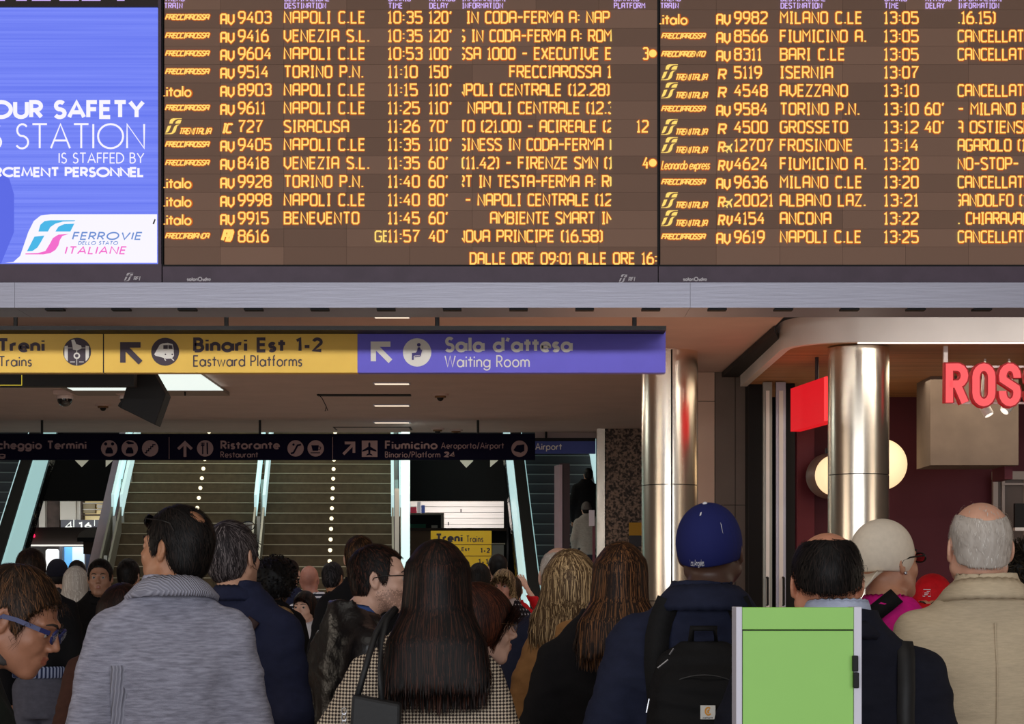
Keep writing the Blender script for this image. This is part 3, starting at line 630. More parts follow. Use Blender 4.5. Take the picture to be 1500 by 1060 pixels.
st(V, ((503, 665), (517, 651)), 4, .003); st(V, ((505, 648.5), (518.5, 648.5), (518.5, 663)), 4, .003)
st(V, ((247.8, 640), (247.8, 672)), .7, .003); st(V, ((487.3, 640), (487.3, 672)), .7, .003)
letters('rose_print', *V, M_dim, t)
V = ([], [])
for x in (160, 190):
    poly(*V, [(x-5.5, 664), (x-5.5, 660), (x-3, 655), (x+3, 655), (x+5.5, 660), (x+5.5, 664)], Y, .006)
for x in (155, 165): disc(*V, x, 650, 2.4, Y, .006, 10)
poly(*V, [(184, 647), (188, 646), (196, 648), (196, 650), (188, 650.5)], Y, .006)
st(V, ((212, 663), (215, 663), (215, 660), (218, 660), (218, 657), (221, 657), (221, 654), (224, 654), (224, 651), (228, 651)), 1.6, .006)
st(V, ((297, 648), (297, 665)), 1.8, .006); st(V, ((295, 648), (295, 652.5), (299, 652.5), (299, 648)), 1.2, .006); st(V, ((303.5, 648), (304, 665)), 2.2, .006)
st(V, ((426, 664), (430, 663), (436, 652), (441, 651)), 2.6, .006); disc(*V, 430, 651, 1.8, Y, .006, 8)
poly(*V, [(456, 652), (467, 652), (466, 660), (458, 660)], Y, .006); st(V, ((467, 654), (470, 655), (469, 658), (466, 658)), 1.1, .006); st(V, ((455, 663), (469, 663)), 1.2, .006)
poly(*V, [(530+1.5+a*20, 647+b*20) for a, b in PLANE], Y, .006)
poly(*V, [(752, 659), (757, 652), (768, 650.5), (768, 660), (763, 663), (755, 661)], Y, .006)
letters('dark_print', *V, M_navy, t)
for xx in (60, 380, 700): MB().tube([(XX(xx, Y), Y+.07, ZZ(636, Y)), (XX(xx, Y), Y+.07, ZC)], .02, 8).build('hanger_rod', M_black, t)

Y = 33.8
t = thing('direction_sign', (XX(828, Y), Y, ZZ(664, Y)), 'small blue sign reading Airport beside the granite wall', 'sign')
pbox(770, 872.5, 646, 664, Y, .1).build('sign_panel', mat('sign_mid_blue', (60, 76, 160), .5), t)
pbox(770, 872.5, 641, 645.8, Y+.01, .1).build('top_rail', M_black, t)
V = ([], []); put_text(*V, 'Airport', FUT, 784, 823, 659, 648.5, 1.4, Y, .24); letters('white_print', *V, M_wtext, t)
MB().tube([(XX(800, Y), Y+.05, ZZ(642, Y)), (XX(800, Y), Y+.05, ZC+.1)], .02, 8).build('hanger_rod', M_black, t)
struct(B(XX(784, 34.1), XX(886, 34.1), 34.0, 34.2, ZZ(641, 34), 5.2).build('trim_2', M_ceil))
# ---------------------------------------------------------------- stairs and escalators (turned 3.6 degrees)
PH = R(3.6); SX0 = XX(385, 33); SY0 = 33.0; RISE, RUN = .2, .32; SL = RISE/RUN
M_step = mat('stair_stone', (92, 80, 60), .8, noise=(9, .18)); M_nose = mat('stair_nosing', (190, 184, 160), .5)
M_dot = mat('stair_lamp_glow', (255, 240, 200), emit=(255, 242, 205), es=1.4)
stairs = thing('staircase', (SX0, SY0, 0), 'wide stone staircase with pale nosings and a dot of light on each step', 'staircase', rz=PH)
for k in range(27):
    v0 = k*RUN; z1 = (k+1)*RISE
    o = B(-2.88, 2.11, v0, v0+RUN+.05, max(0, z1-.42), z1).build('step', M_step, stairs, local=True)
    B(-2.88, 2.11, v0-.008, v0+.02, z1-.010, z1+.004).build('nosing', M_nose, o, local=True)
    for u in (-1.48, .99):
        q = MB()
        n = 14; q.v = [(u+.036*math.cos(2*math.pi*i/n), v0-.004, z1-.10+.036*math.sin(2*math.pi*i/n)) for i in range(n)]; q.f = [tuple(range(n))]
        n0 = len(q.v); q.v += [(a, v0+.01, b) for a, _, b in q.v[:n]]; q.f += [(i, (i+1) % n, n+(i+1) % n, n+i) for i in range(n)]
        q.build('step_lamp', M_dot, o, local=True)
def ramp(u0, u1, v0, v1, za, zb):      # slab following the flight: offsets za..zb above the nosing line
    f = lambda v: v*SL
    return MB().hexa([(u0, v0, f(v0)+za), (u1, v0, f(v0)+za), (u1, v1, f(v1)+za), (u0, v1, f(v1)+za), (u0, v0, f(v0)+zb), (u1, v0, f(v0)+zb), (u1, v1, f(v1)+zb), (u0, v1, f(v1)+zb)])
M_lav = mat('lavender_stringer', (150, 130, 140), .6, noise=(4, .06)); M_galv = mat('galvanised_rail', (150, 150, 142), .4, .6)
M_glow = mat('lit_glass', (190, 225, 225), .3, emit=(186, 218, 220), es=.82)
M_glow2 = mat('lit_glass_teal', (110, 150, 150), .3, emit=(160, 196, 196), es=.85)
ramp(-3.16, -2.90, -.2, 8.5, -.45, .35).build('stringer', M_lav, stairs, local=True)
ramp(2.14, 2.22, -.2, 8.5, -.45, .12).build('stringer', M_lav, stairs, local=True)
def railing(u):
    q = MB()
    for du in (-.075, .075):
        r_ = ramp(u+du-.018, u+du+.018, -.2, 3.6, .38, .82); n = len(q.v); q.v += r_.v; q.f += [tuple(n+i for i in f) for f in r_.f]
    r = q.build('railing', M_galv, stairs, local=True)
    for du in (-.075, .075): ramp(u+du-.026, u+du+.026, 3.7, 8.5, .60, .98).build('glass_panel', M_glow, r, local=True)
    for i in range(8):
        v = -.1+i*1.15; B(u-.03, u+.03, v-.03, v+.03, max(0, v*SL), v*SL+.8).build('post', M_galv, r, local=True)
railing(-.27); railing(-2.80); railing(2.18)
t = thing('light_pillar', (SX0, SY0, 0), 'pale glowing glass pillar right of the stairs', 'pillar', rz=PH)
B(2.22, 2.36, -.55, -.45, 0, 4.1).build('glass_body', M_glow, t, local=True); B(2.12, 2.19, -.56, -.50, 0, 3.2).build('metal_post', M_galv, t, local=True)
M_clad = mat('dark_mirror_cladding', (60, 56, 58), .12, 1.0, bump=((3, 3, 9), .5, .05)); M_esc = mat('escalator_step', (58, 54, 56), .5, .4); M_tread = mat('step_edge', (120, 116, 112), .5)
def escalator(u0, u1, label):
    t = thing('escalator', (SX0, SY0, 0), label, 'escalator', rz=PH)
    side = 1 if u0 > 0 else -1
    for a, b in ((u0-.32, u0), (u1, u1+.32)):
        ramp(a, b, -1.2, 8.5, -.34, .02).build('cladding', M_clad, t, local=True)
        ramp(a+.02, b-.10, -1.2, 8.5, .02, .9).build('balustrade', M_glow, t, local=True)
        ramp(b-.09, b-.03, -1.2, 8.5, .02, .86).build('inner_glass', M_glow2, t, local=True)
        ramp(a+.06, b-.06, -1.3, 8.5, .9, .97).build('handrail', M_black, t, local=True)
    for k in range(26):
        o = B(u0+.01, u1-.01, k*RUN, k*RUN+RUN+.03, max(0, k*RISE-.2), (k+1)*RISE).build('step', M_esc, t, local=True)
        B(u0+.01, u1-.01, k*RUN-.008, k*RUN+.02, (k+1)*RISE-.012, (k+1)*RISE+.004).build('step_edge', M_tread, o, local=True)
    return t
escalator(4.62, 5.95, 'dark escalator right of the stairs with pale lit side and two riders')
escalator(-5.9, -4.75, 'escalator at the left edge with pale lit glass side')

# upper floor fascias over the two rear openings
def fascia(x0, x1, Y, label, marks):
    t = thing('fascia_panel', (XX((x0+x1)/2, Y), Y, ZZ(733, Y)), label, 'panel')
    B(XX(x0, Y), XX(x1, Y), Y, Y+.3, ZZ(733, Y), 9.0).build('board', M_black, t)
    for m in marks:
        V = ([], []); poly(*V, m, Y, .01); letters('white_mark', *V, mat('mark_white', (210, 205, 185), emit=(150, 148, 132), es=.8), t)
fascia(40, 182, 42.5, 'black overhead fascia with two white triangles left of the stairs', (((111, 660), (130, 660), (130, 674), (120, 684), (110, 674)), ((155, 660), (168, 660), (168, 672), (155, 684))))
fascia(597, 742, 42.5, 'black overhead fascia with two white triangles right of the stairs', (((674, 660), (693, 660), (693, 675), (683, 685), (674, 675)), ((718, 660), (731, 660), (731, 673), (718, 684))))
# shops far behind, left opening
def simple(name, m, label, cat, x0, x1, y0, y1, Y, d, group=None, **k):
    return tag(pbox(x0, x1, y0, y1, Y, d).build(name, m, **k), label, cat, group)
def shop_part(name, m, label, cat, x0, x1, y0, y1, Y, d, par=None, **k):
    o = pbox(x0, x1, y0, y1, Y, d).build(name, m, par, **k)
    if label: o['label'] = label
    return o
M_brown = mat('dark_brown_display', (84, 66, 56), .7, noise=(3, .5)); M_cream = mat('cream_panel', (226, 214, 196), .6)
Yb = 46.0
farL = t = thing('far_shop', (XX(100, Yb), Yb, 0), 'far shop front with shelves left of the stairs', 'shop front')
B(XX(30, Yb), XX(175, Yb), Yb+.9, Yb+1.0, 0, 5.0).build('back_wall', mat('shop_back', (120, 110, 104), .8), t)
pbox(57, 66, 733, 800, Yb+.1, .2).build('post', M_cream, t); pbox(66, 87, 733, 773, Yb+.3, .2).build('display', M_brown, t)
pbox(88, 111, 733, 761, Yb, .3).build('white_panel', M_cream, t); pbox(111.5, 118, 733, 762, Yb+.1, .2).build('white_post', M_cream, t)
pbox(120, 168, 733, 763, Yb+.3, .3).build('shelf_back', mat('warm_shelf', (230, 210, 160), emit=(190, 170, 120), es=.6), t)
for y in (736, 745, 753, 763): pbox(120, 168, y, y+1.6, Yb+.05, .3).build('shelf', M_cream if y != 753 else M_brown, t)
pbox(121, 139, 738, 751, Yb+.1, .2).build('box', mat('tan_box', (176, 156, 120), .7), t); pbox(142, 160, 739, 744, Yb+.1, .2).build('box', M_cream, t)
pbox(119, 120.5, 733, 772, Yb, .3).build('post', M_brown, t)
t2 = thing('number_sign', (XX(115, 45.5), 45.5, ZZ(775, 45.5)), 'dark far sign with white numbers 4 and 16', 'sign')
pbox(89, 146, 761, 776, 45.5, .1).build('board', M_dark, t2)
V = ([], []); put_text(*V, '4', FUT, 95, 107, 775, 763, 2.2, 45.5, .2); put_text(*V, '16', FUT, 114, 134, 774, 764, 2.4, 45.5, .3)
poly(*V, [(107.5, 761), (108.8, 761), (108.8, 776), (107.5, 776)], 45.5); poly(*V, [(138, 761), (139, 761), (139, 770), (138, 770)], 45.5)
poly(*V, [(146, 767), (166, 767), (166, 776), (146, 776)], 45.5); letters('numbers', *V, mat('sign_glow', (220, 220, 210), emit=(190, 190, 180), es=.8), t2)
shop_part('crossbeam', mat('brown_beam', (92, 80, 76), .7), 'dark brown horizontal beam across the left rear opening', 'beam', 18, 162, 772, 797, 43.6, .5, farL)
shop_part('light_strip', mat('strip_glow', (255, 255, 255), emit=(250, 246, 235), es=1.0), 'thin bright strip light under the brown beam', 'lamp', 36, 160, 797.4, 799.6, 43.5, .05, farL)
t = thing('kiosk', (XX(137, 43), 43, 0), 'grey rounded kiosk hood with black edge under the far shelves', 'kiosk')
MB().prism_y([(XX(137+24*math.cos(R(a)), 43), ZZ(789+16*-math.sin(R(a)), 43)) for a in range(0, 181, 15)], 43, 43.5).build('dome', mat('hood_grey', (120, 112, 104), .5), t)
pbox(113, 161, 787, 793, 42.9, .6).build('rim', M_black, t); pbox(122, 158, 793, 811, 43.1, .4).build('case', M_brown, t); B(XX(130, 43), XX(150, 43), 43.15, 43.4, 0, ZZ(811, 43.1)).build('stand', M_dark, t)
o = shop_part('red_lamp', mat('red_lamp_glow', (255, 0, 60), emit=(255, 40, 90), es=1.6), 'small red lamp on the brown beam', 'lamp', 46.5, 51, 782, 787, 43.5, .05, farL, bevel=.02)
M_sky = mat('blue_poster', (90, 170, 230), emit=(110, 180, 232), es=.8); M_pale = mat('pale_poster', (210, 228, 240), emit=(196, 216, 230), es=.8)
for x0, x1, y0, y1, m, lb in ((93, 106, 801, 832, M_sky, 'narrow blue lit poster left of the stairs'), (106, 123, 801, 850, M_pale, 'pale blue lit poster left of the stairs'), (126, 133, 801, 860, mat('navy_post', (50, 60, 84), .6), 'dark post between the lit posters'), (134, 138, 801, 850, mat('white_glow_post', (240, 240, 240), emit=(240, 240, 236), es=1), 'white glowing post between the lit posters'), (140, 157, 801, 840, M_sky, 'right blue lit poster beside the stairs')):
    shop_part('poster' if 'poster' in lb else 'post', m, lb, '', x0, x1, y0, y1, 44.8, .08, farL)
o = shop_part('clock_sign', mat('round_glow', (240, 240, 240), emit=(226, 224, 218), es=.9), 'white glowing box behind the far crowd at the left', 'lamp', 66, 86, 804, 836, 44.9, .1, farL, bevel=.12)
shop_part('grey_pillar', mat('grey_pillar', (110, 106, 110), .6), 'grey pillar beside the white glowing box', 'pillar', 87, 91.5, 798, 870, 44.6, .2, farL)
# right opening
t = thing('far_shop', (XX(668, Yb), Yb, 0), 'far white boarded shop wall right of the stairs', 'shop front')
B(XX(596, Yb), XX(745, Yb), Yb+.5, Yb+.6, 0, 5.0).build('back_wall', M_rec, t)
M_slat = mat('white_board', (225, 216, 212), .6, noise=((1, 8, 30), .12))
for i in range(5): pbox(598, 738, 733.6+8.6*i, 741.6+8.6*i, Yb, .1).build('board', M_slat, t)
for x, y in ((674.5, 745), (656, 764)): pbox(x, x+1.4, y, y+5, Yb-.02, .02).build('hook', M_black, t)
ZT = ZZ(773, 43.4)+.001; Yc = 44.2
def onc(x0, x1, z0, z1, d=.12, yo=0): return B(XX(x0, Yc), XX(x1, Yc), Yc+yo, Yc+yo+d, z0, z1)
t = thing('shop_screen', (XX(625, Yc), Yc, ZT), 'black screen with white frame on the far counter', 'screen')
onc(594, 650, ZT, ZZ(751, Yc), .3).build('frame', M_cream, t); onc(596, 646, ZT+.01, ZZ(754, Yc), .05, -.01).build('panel', M_black, t)
onc(600, 624, ZT, ZT+.11, .02, -.04).build('green_label', mat('green_label', (40, 120, 90), .6), t); onc(632, 641, ZT, ZT+.08, .02, -.04).build('white_label', M_cream, t)
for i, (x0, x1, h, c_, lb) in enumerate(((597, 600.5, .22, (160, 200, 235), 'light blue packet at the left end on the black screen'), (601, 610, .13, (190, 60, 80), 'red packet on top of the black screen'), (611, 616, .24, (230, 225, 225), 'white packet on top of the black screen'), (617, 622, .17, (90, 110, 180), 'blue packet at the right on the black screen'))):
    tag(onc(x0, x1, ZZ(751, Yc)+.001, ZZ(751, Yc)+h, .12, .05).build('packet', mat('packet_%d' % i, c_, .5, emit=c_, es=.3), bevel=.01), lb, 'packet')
t = thing('counter', (XX(668, 43.5), 43.5, 0), 'brown far counter behind the yellow train sign', 'counter')
pbox(597, 742, 773, 777, 43.4, 2.2).build('counter_top', M_brown, t)
B(XX(597, 43.5), XX(632, 43.5), 43.5, 44, 0, ZZ(777.3, 43.5)).build('front_panel', mat('tan_panel', (140, 110, 88), .7, noise=(3, .05)), t); B(XX(632.3, 43.5), XX(742, 43.5), 43.6, 44, 0, ZZ(777.3, 43.6)).build('front_panel', M_rec, t)
pbox(720, 740, 795, 797, 43.3, .05).build('edge_strip', M_cream, t)
tag(B(XX(721, 43.1), XX(738, 43.1), 43.1, 43.25, 0, ZZ(798, 43.1)).build('display_case', M_galv), 'grey metal display case behind the far crowd right of the yellow sign', 'display case')
Y = 39.0
t = thing('train_sign', (XX(676, Y), Y, 0), 'yellow standing sign reading Treni Trains 1-2 behind the long haired woman', 'sign')
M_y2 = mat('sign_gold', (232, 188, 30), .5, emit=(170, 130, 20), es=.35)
for y0, y1 in ((777, 797), (798, 813.5), (814.5, 830), (831, 850)): pbox(631, 720, y0, y1, Y, .08).build('panel', M_y2, t)
B(XX(631, Y), XX(720, Y), Y+.09, Y+.16, 0, ZZ(777, Y)).build('back', M_dark, t)
V = ([], []); put_text(*V, 'Treni', FUT, 638, 678, 794, 781, 3.0, Y, .3); put_text(*V, 'Trains', FUT, 683, 708, 794, 784, 1.2, Y, .3)
put_text(*V, '1-2', FUT, 703, 718, 810, 802, 2.0, Y, .4); put_text(*V, 'Est', FUT, 676, 688, 807, 801, 1.2, Y, .3); put_text(*V, '1-1', FUT, 700, 715, 827, 818, 2.0, Y, .4)
letters('dark_print', *V, M_ytext, t)

# purple totem and small posts by the escalator
t = thing('totem', (XX(824, 31), 31, 0), 'tall narrow purple totem standing in front of the escalator', 'totem')
MB().hexa([(XX(a, 31+d), 31+d, z) for z in (0, 1) for a, d in ((813, 0), (822, -.25), (822.2, .0), (815, .2))]).build('side_board', M_lav, t)
t.children[0].data.vertices.foreach_set('co', np.array([c for z in (0.0, ZZ(682, 31)) for a, d in ((812, 0), (819, -.28), (823, -.28), (816, 0)) for c in (XX(a, 31)-t.location.x, d, z)], dtype=np.float32))
B(XX(819, 31)-.0, XX(834, 31), 30.74, 31.2, 0, ZZ(680, 31)).build('front_board', mat('dark_maroon_board', (40, 14, 22), .6), t)
t = thing('ticket_gate_post', (XX(867, 30), 30, 0), 'slim dark red post with a white reader box by the steel corner', 'post')
B(XX(868, 30), XX(872, 30), 30, 30.05, 0, ZZ(768, 30)).build('post', mat('dark_red_post', (90, 24, 40), .5), t); pbox(863, 871, 747, 770, 29.97, .12).build('reader', mat('reader_white', (190, 180, 190), .4), t)
t = thing('notice_panel', (XX(930, 24), 24, ZZ(800, 24)), 'small yellow and dark notice beside the steel column', 'notice')
pbox(921.5, 945, 765, 784, 32.9, .06).build('upper_field', mat('notice_yellow', (190, 140, 30), .6), t); pbox(921.5, 945, 784, 800, 32.9, .06).build('lower_field', M_dark, t)
t.location = (XX(933, 32.9), 32.9, ZZ(800, 32.9))
for c in t.children: 
    c.data.transform(Matrix.Translation(Vector((XX(930, 24), 24, ZZ(800, 24)))-t.location))

# ---------------------------------------------------------------- shop under the canopy
M_can = mat('canopy_aluminium', (236, 230, 226), .4, .15, noise=((2, 2, 2), .06)); M_wood = mat('wood_slat', (176, 128, 86), .6, noise=((.6, 14, 14), .25))
M_mar = mat('maroon_wall', (96, 34, 48), .7, noise=(2, .1)); M_mar2 = mat('red_wall', (134, 40, 56), .6)
can = thing('canopy', (5, 21, 4.0), 'rounded aluminium canopy with wooden slat soffit over the shop', 'canopy')
def off(pts, d): return pts
path = [(2.72, 24.4), (2.72, 20.8)]+[(3.42-.70*math.cos(R(a)), 20.75-.70*math.sin(R(a))) for a in range(10, 91, 10)]+[(7.6, 20.05)]
inner = [(2.80, 24.4), (2.80, 20.8)]+[(3.42-.62*math.cos(R(a)), 20.75-.62*math.sin(R(a))) for a in range(10, 91, 10)]+[(7.6, 20.13)]
q = MB(); n = len(path)
q.v = [(a, b, z) for z in (4.0, 4.28) for a, b in path]+[(a, b, z) for z in (4.0, 4.28) for a, b in inner]
for i in range(n-1): q.f += [(i, i+1, n+i+1, n+i), (2*n+i+1, 2*n+i, 3*n+i, 3*n+i+1), (i+1, i, 2*n+i, 2*n+i+1), (n+i, n+i+1, 3*n+i+1, 3*n+i)]
auto_smooth(q.build('fascia', M_can, can), 35)
MB().prism_z(inner+[(7.6, 26.0), (2.80, 26.0)], 4.12, 4.27).build('roof', M_dark, can)
q = MB(); q.prism_z([(2.52, 24.6), (2.60, 20.3), (2.72, 20.9), (2.72, 24.6)], 4.13, 4.19); q.build('eave', M_black, can)
q = MB()
for i in range(114):
    y = 20.2+i*.05; x0 = 2.82 if y > 20.8 else 3.42-.6*math.sqrt(max(0, 1-((20.75-y)/.62)**2)); q.box(x0, 7.5, y, y+.036, 4.015, 4.05)
o = q.build('soffit_slats', M_wood, can); o['kind'] = 'stuff'
MB().prism_z(inner+[(7.6, 26.0), (2.80, 26.0)], 4.06, 4.119).build('soffit_backing', M_rec, can)
B(XX(1256, 20.12), 7.5, 20.10, 20.125, 4.0-.012, 4.004).build('light_strip', mat('strip_warm', (255, 255, 255), emit=(255, 244, 225), es=1.2), can)
# supports
struct(B(XX(1094, 24.5), XX(1116, 24.5), 24.3, 24.8, 0, 4.12).build('wall_shop_edge', M_rec))
for i, (x0, x1) in enumerate(((1118, 1131), (1137, 1151))):
    t = thing('door_%d' % (i+1), (XX((x0+x1)/2, 23.9), 23.9, 0), 'narrow aluminium framed folding door leaf, %s of two' % ('left' if i == 0 else 'right'), 'door'); t['kind'] = 'structure'
    del t['category']
    B(XX(x0, 23.9), XX(x1, 23.9), 23.9, 23.98, 0, 4.0).build('frame', M_alu if i else M_galv, t); B(XX(x0+4, 23.9), XX(x1-4, 23.9), 23.885, 23.9, .1, 3.9).build('profile', M_can, t)
    xh = XX(1125 if i == 0 else 1148.5, 23.8)
    MB().tube([(xh, 23.89, 1.72), (xh, 23.83, 1.72), (xh, 23.83, 1.40), (xh, 23.89, 1.40)], .014, 8).build('handle', M_black, t)
struct(B(XX(1151, 24), XX(1168, 24), 24.2, 24.4, 0, 4.1).build('wall_shop_gap', M_rec))
w = struct(B(XX(1160, 26), 9, 26, 26.1, 0, 4.1).build('wall_shop_back', M_mar), 'dark maroon back wall of the shop')
B(XX(1168, 25.9), XX(1193, 25.9), 25.9, 26, 0, 4.1).build('red_panel', M_mar2, w)
def globe(x, y, r, Y, label, lit=True, gy=None):
    X = XX(x, Y); Z = ZZ(y, Y); t = thing('globe_lamp', (X, Y, Z-r), label, 'lamp', None)
    MB().sphere((X, Y, Z), r, 28, 18).build('globe', mat('globe_glow', (255, 240, 210), emit=(255, 218, 166), es=1.0) if lit else mat('globe_reflection', (150, 120, 112), .4), t, smooth=True)
    MB().cyl((X, Y), .045, Z+r-.01, Z+r+.06, 12).build('cap', M_dark, t)
    MB().tube([(X, Y, Z+r+.05), (X, Y, 4.014)], .008, 6).build('cable', M_black, t)
globe(1291, 680, .305, 24.4, 'large glowing white globe lamp right of the steel column')
globe(1224, 696, .25, 24.9, 'smaller glowing globe lamp left behind the steel column')
globe(1214, 697, .285, 25.55, 'grey globe standing in for the glass reflection of the left lamp', False)  # solid globe put in for a lamp's grey reflection in the glass
t = thing('red_sign', (XX(1185, 21.5), 21.5, 3.3), 'red glowing box sign left of the steel column', 'sign')
MB().hexa([(x, y, z) for z in (3.29, 3.755) for x, y in ((3.215, 20.9), (3.33, 20.93), (3.13, 22.22), (3.02, 22.2))]).build('box', mat('red_sign_side', (22, 1, 2), .6, emit=(222, 4, 26), es=.9), t)
MB().hexa([(x, y, z) for z in (3.30, 3.745) for x, y in ((3.20, 20.86), (3.33, 20.88), (3.33, 20.93), (3.19, 20.93))]).build('face', mat('red_sign_face', (255, 60, 60), emit=(255, 62, 66), es=1), t)
MB().tube([(3.2, 21.5, 3.75), (3.2, 21.5, 4.014)], .02, 8).build('hanger_rod', M_dark, t)
# channel letters
t = thing('letter_sign', (XX(1450, 20.4), 20.4, ZZ(597, 20.4)), 'big red glowing letters ROSS hanging from the shop canopy', 'sign')
Y = 20.4; M_rs = mat('letter_side', (22, 1, 2), .6, emit=(190, 6, 22), es=.5); M_rf = mat('letter_face', (24, 4, 4), emit=(255, 92, 96), es=1.0)
HV = {'R': [pl('0,0 0,1 .3,1')+arc(.3, .76, .26, .24, 80, -80, 6)+pl('0,.52'), pl('.28,.52 .58,0')], 'O': [pl('0,.28 0,.72')+arc(.29, .72, .29, .28, 180, 0, 8)+arc(.29, .28, .29, .28, 0, -180, 8)],
      'S': [[(.56, .7)]+arc(.28, .74, .28, .26, 0, 200, 8)+arc(.28, .27, .28, .27, 30, -180, 9)+[(0, .33)]]}
for ch, xa, xb in (('R', 1383, 1421), ('O', 1422, 1460), ('S', 1461, 1498), ('S', 1500, 1537)):
    for w_, yo, m, nm, d in ((15.0, 0, M_rs, 'letter_side', .09), (10.5, -.012, M_rf, 'letter_face', .015)):
        V = []; Fc = []
        for s in HV[ch]:
            sx = (xb-xa-15)/.58; stroke(V, Fc, [((xa+7.5+a*sx-CX)*Y/F, CH+(CY-(597-7.5-b*52))*Y/F) for a, b in s], w_*Y/F, Y+yo)
        q = MB(); n = len(V); q.v = V+[(a, b+d, c) for a, b, c in V]; q.f = Fc+[tuple(n+i for i in f[::-1]) for f in Fc]
        for f in Fc: q.f += [(f[(i+1) % 4], f[i], n+f[i], n+f[(i+1) % 4]) for i in range(4)]
        q.build(nm, m, t)
for y in (537, 590): pbox(1386, 1540, y-1.5, y+1.5, Y+.10, .03).build('mounting_bar', M_can, t)
for x in (1389, 1530): B(XX(x-3, Y), XX(x+3, Y), Y+.11, Y+.16, ZZ(535, Y), 4.014).build('hanger', M_can, t)
# bulkhead, spotlights, white door unit, monitor
struct(B(XX(1363, 23.4), XX(1492, 23.4), 23.4, 24.2, ZZ(681, 23.4), 4.02).build('wall_bulkhead', mat('plaster_bulkhead', (118, 104, 94), .8, noise=(3, .14)), None), 'grey plaster bulkhead hanging in the shop')
B(XX(1484, 23.2), XX(1496, 23.2), 23.6, 24.2, ZZ(700, 23.4), 4.02).build('trim_3', M_mar)['kind'] = 'structure'
for i, (x, y, ang) in enumerate(((1443, 600, 25), (1478, 596, -40))):
    Y = 21.6; X = XX(x, Y); Z = ZZ(y, Y)+.02; t = thing('spotlight', (X, Y, Z), ('left' if i == 0 else 'right')+' white track spotlight under the red letters', 'spotlight')
    d = Vector((math.sin(R(ang)), -.3, -math.cos(R(ang)))).normalized()*.09; c = Vector((X, Y, Z))
    auto_smooth(MB().tube([c-d, c+d], .055, 18).build('housing', M_can, t)); MB().tube([c+d*.97, c+d*1.03], .046, 16).build('lens', mat('spot_lens', (255, 255, 255), emit=(255, 240, 220), es=1.2), t)
    MB().tube([c-d, (X, Y, 4.010)], .012, 6).build('stem', M_can, t)
t = thing('door_3', (XX(1480, 25.6), 25.6, 0), 'white framed glass door at the right edge of the shop', 'door'); t['kind'] = 'structure'; del t['category']
Mw = mat('white_frame', (178, 166, 162), .5)
for a in ((1455, 1462), (1468, 1472), (1500, 1508)): B(XX(a[0], 25.6), XX(a[1], 25.6), 25.6, 25.68, 0, ZZ(700, 25.6)).build('frame', Mw, t)
pbox(1455, 1510, 690, 702, 25.6, .1).build('lintel', Mw, t); B(XX(1462, 25.6), XX(1508, 25.6), 25.66, 25.69, 0, ZZ(702, 25.6)).build('glass', mat('smoked_glass', (110, 98, 94), .15), t)
pbox(1468, 1500, 707, 710, 25.58, .05).build('rail', Mw, t)
t = thing('wall_monitor', (XX(1500, 24.6), 24.6, ZZ(775, 24.6)), 'black monitor with pale lower edge at the right picture edge', 'monitor')
pbox(1487, 1530, 737, 772, 24.6, .08).build('case', M_black, t); pbox(1487, 1530, 772.3, 777, 24.58, .1).build('shelf', M_can, t); B(XX(1508, 24.6), XX(1514, 24.6), 24.65, 24.7, 0, ZZ(777, 24.6)).build('stand', M_dark, t)

# ---------------------------------------------------------------- green cabinet in the foreground
Y = 4.3
M_green = mat('lime_green', (150, 212, 96), .45, noise=(6, .02)); M_frame = mat('pale_frame', (214, 212, 226), .4); M_fr2 = mat('mauve_frame', (176, 160, 166), .5)
zt = ZZ(888.5, Y)
t = thing('green_cabinet', (XX(1167, Y), Y+.15, 0), 'lime green cabinet with pale grey side frames in the foreground', 'cabinet')
B(XX(1079, Y), XX(1261, Y), Y+.012, Y+.078, .02, zt-.004).build('body', M_fr2, t)
B(XX(1078, Y), XX(1087, Y), Y-.004, Y+.08, 0, zt).build('side_frame', M_frame, t, bevel=.0015); B(XX(1250.5, Y), XX(1262, Y), Y-.004, Y+.08, 0, zt).build('side_frame', M_frame, t, bevel=.0015)
B(XX(1074, Y), XX(1266, Y), Y-.10, Y+.2, 0, .02).build('base_plate', M_frame, t)
B(XX(1087.2, Y), XX(1250.3, Y), Y-.002, Y+.012, ZZ(921.5, Y), zt-.001).build('top_panel', M_green, t, bevel=.001)
B(XX(1088, Y), XX(1250, Y), Y+.0, Y+.012, .06, ZZ(923.5, Y)).build('door', M_green, t, bevel=.001)
B(XX(1087, Y), XX(1250.5, Y), Y+.006, Y+.0125, .06, ZZ(920, Y)).build('gap', M_black, t)
for y0, y1, dx in ((959.5, 983, 0), (984, 1007, 1)): B(XX(1247.5+dx, Y), XX(1255.5+dx, Y), Y-.018, Y-.002, ZZ(y1, Y), ZZ(y0, Y)).build('hinge', M_black, t, bevel=.002)
# ---------------------------------------------------------------- people: implicit surfaces turned into smooth meshes
f32 = np.float32
def ell(P, c, r):
    x, y, z = (P[0]-c[0])/r[0], (P[1]-c[1])/r[1], (P[2]-c[2])/r[2]
    k0 = np.sqrt(x*x+y*y+z*z)+1e-6; k1 = np.sqrt((x/r[0])**2+(y/r[1])**2+(z/r[2])**2)+1e-6
    return k0*(k0-1)/k1
def cap(P, a, b, ra, rb=None):
    rb = ra if rb is None else rb
    d = np.subtract(b, a); L = float(np.dot(d, d))+1e-9
    t = np.clip(((P[0]-a[0])*d[0]+(P[1]-a[1])*d[1]+(P[2]-a[2])*d[2])/L, 0, 1)
    return np.sqrt((P[0]-a[0]-t*d[0])**2+(P[1]-a[1]-t*d[1])**2+(P[2]-a[2]-t*d[2])**2)-(ra+(rb-ra)*t)
def smin(a, b, k):
    h = np.clip(.5+.5*(b-a)/k, 0, 1); return b+(a-b)*h-k*h*(1-h)
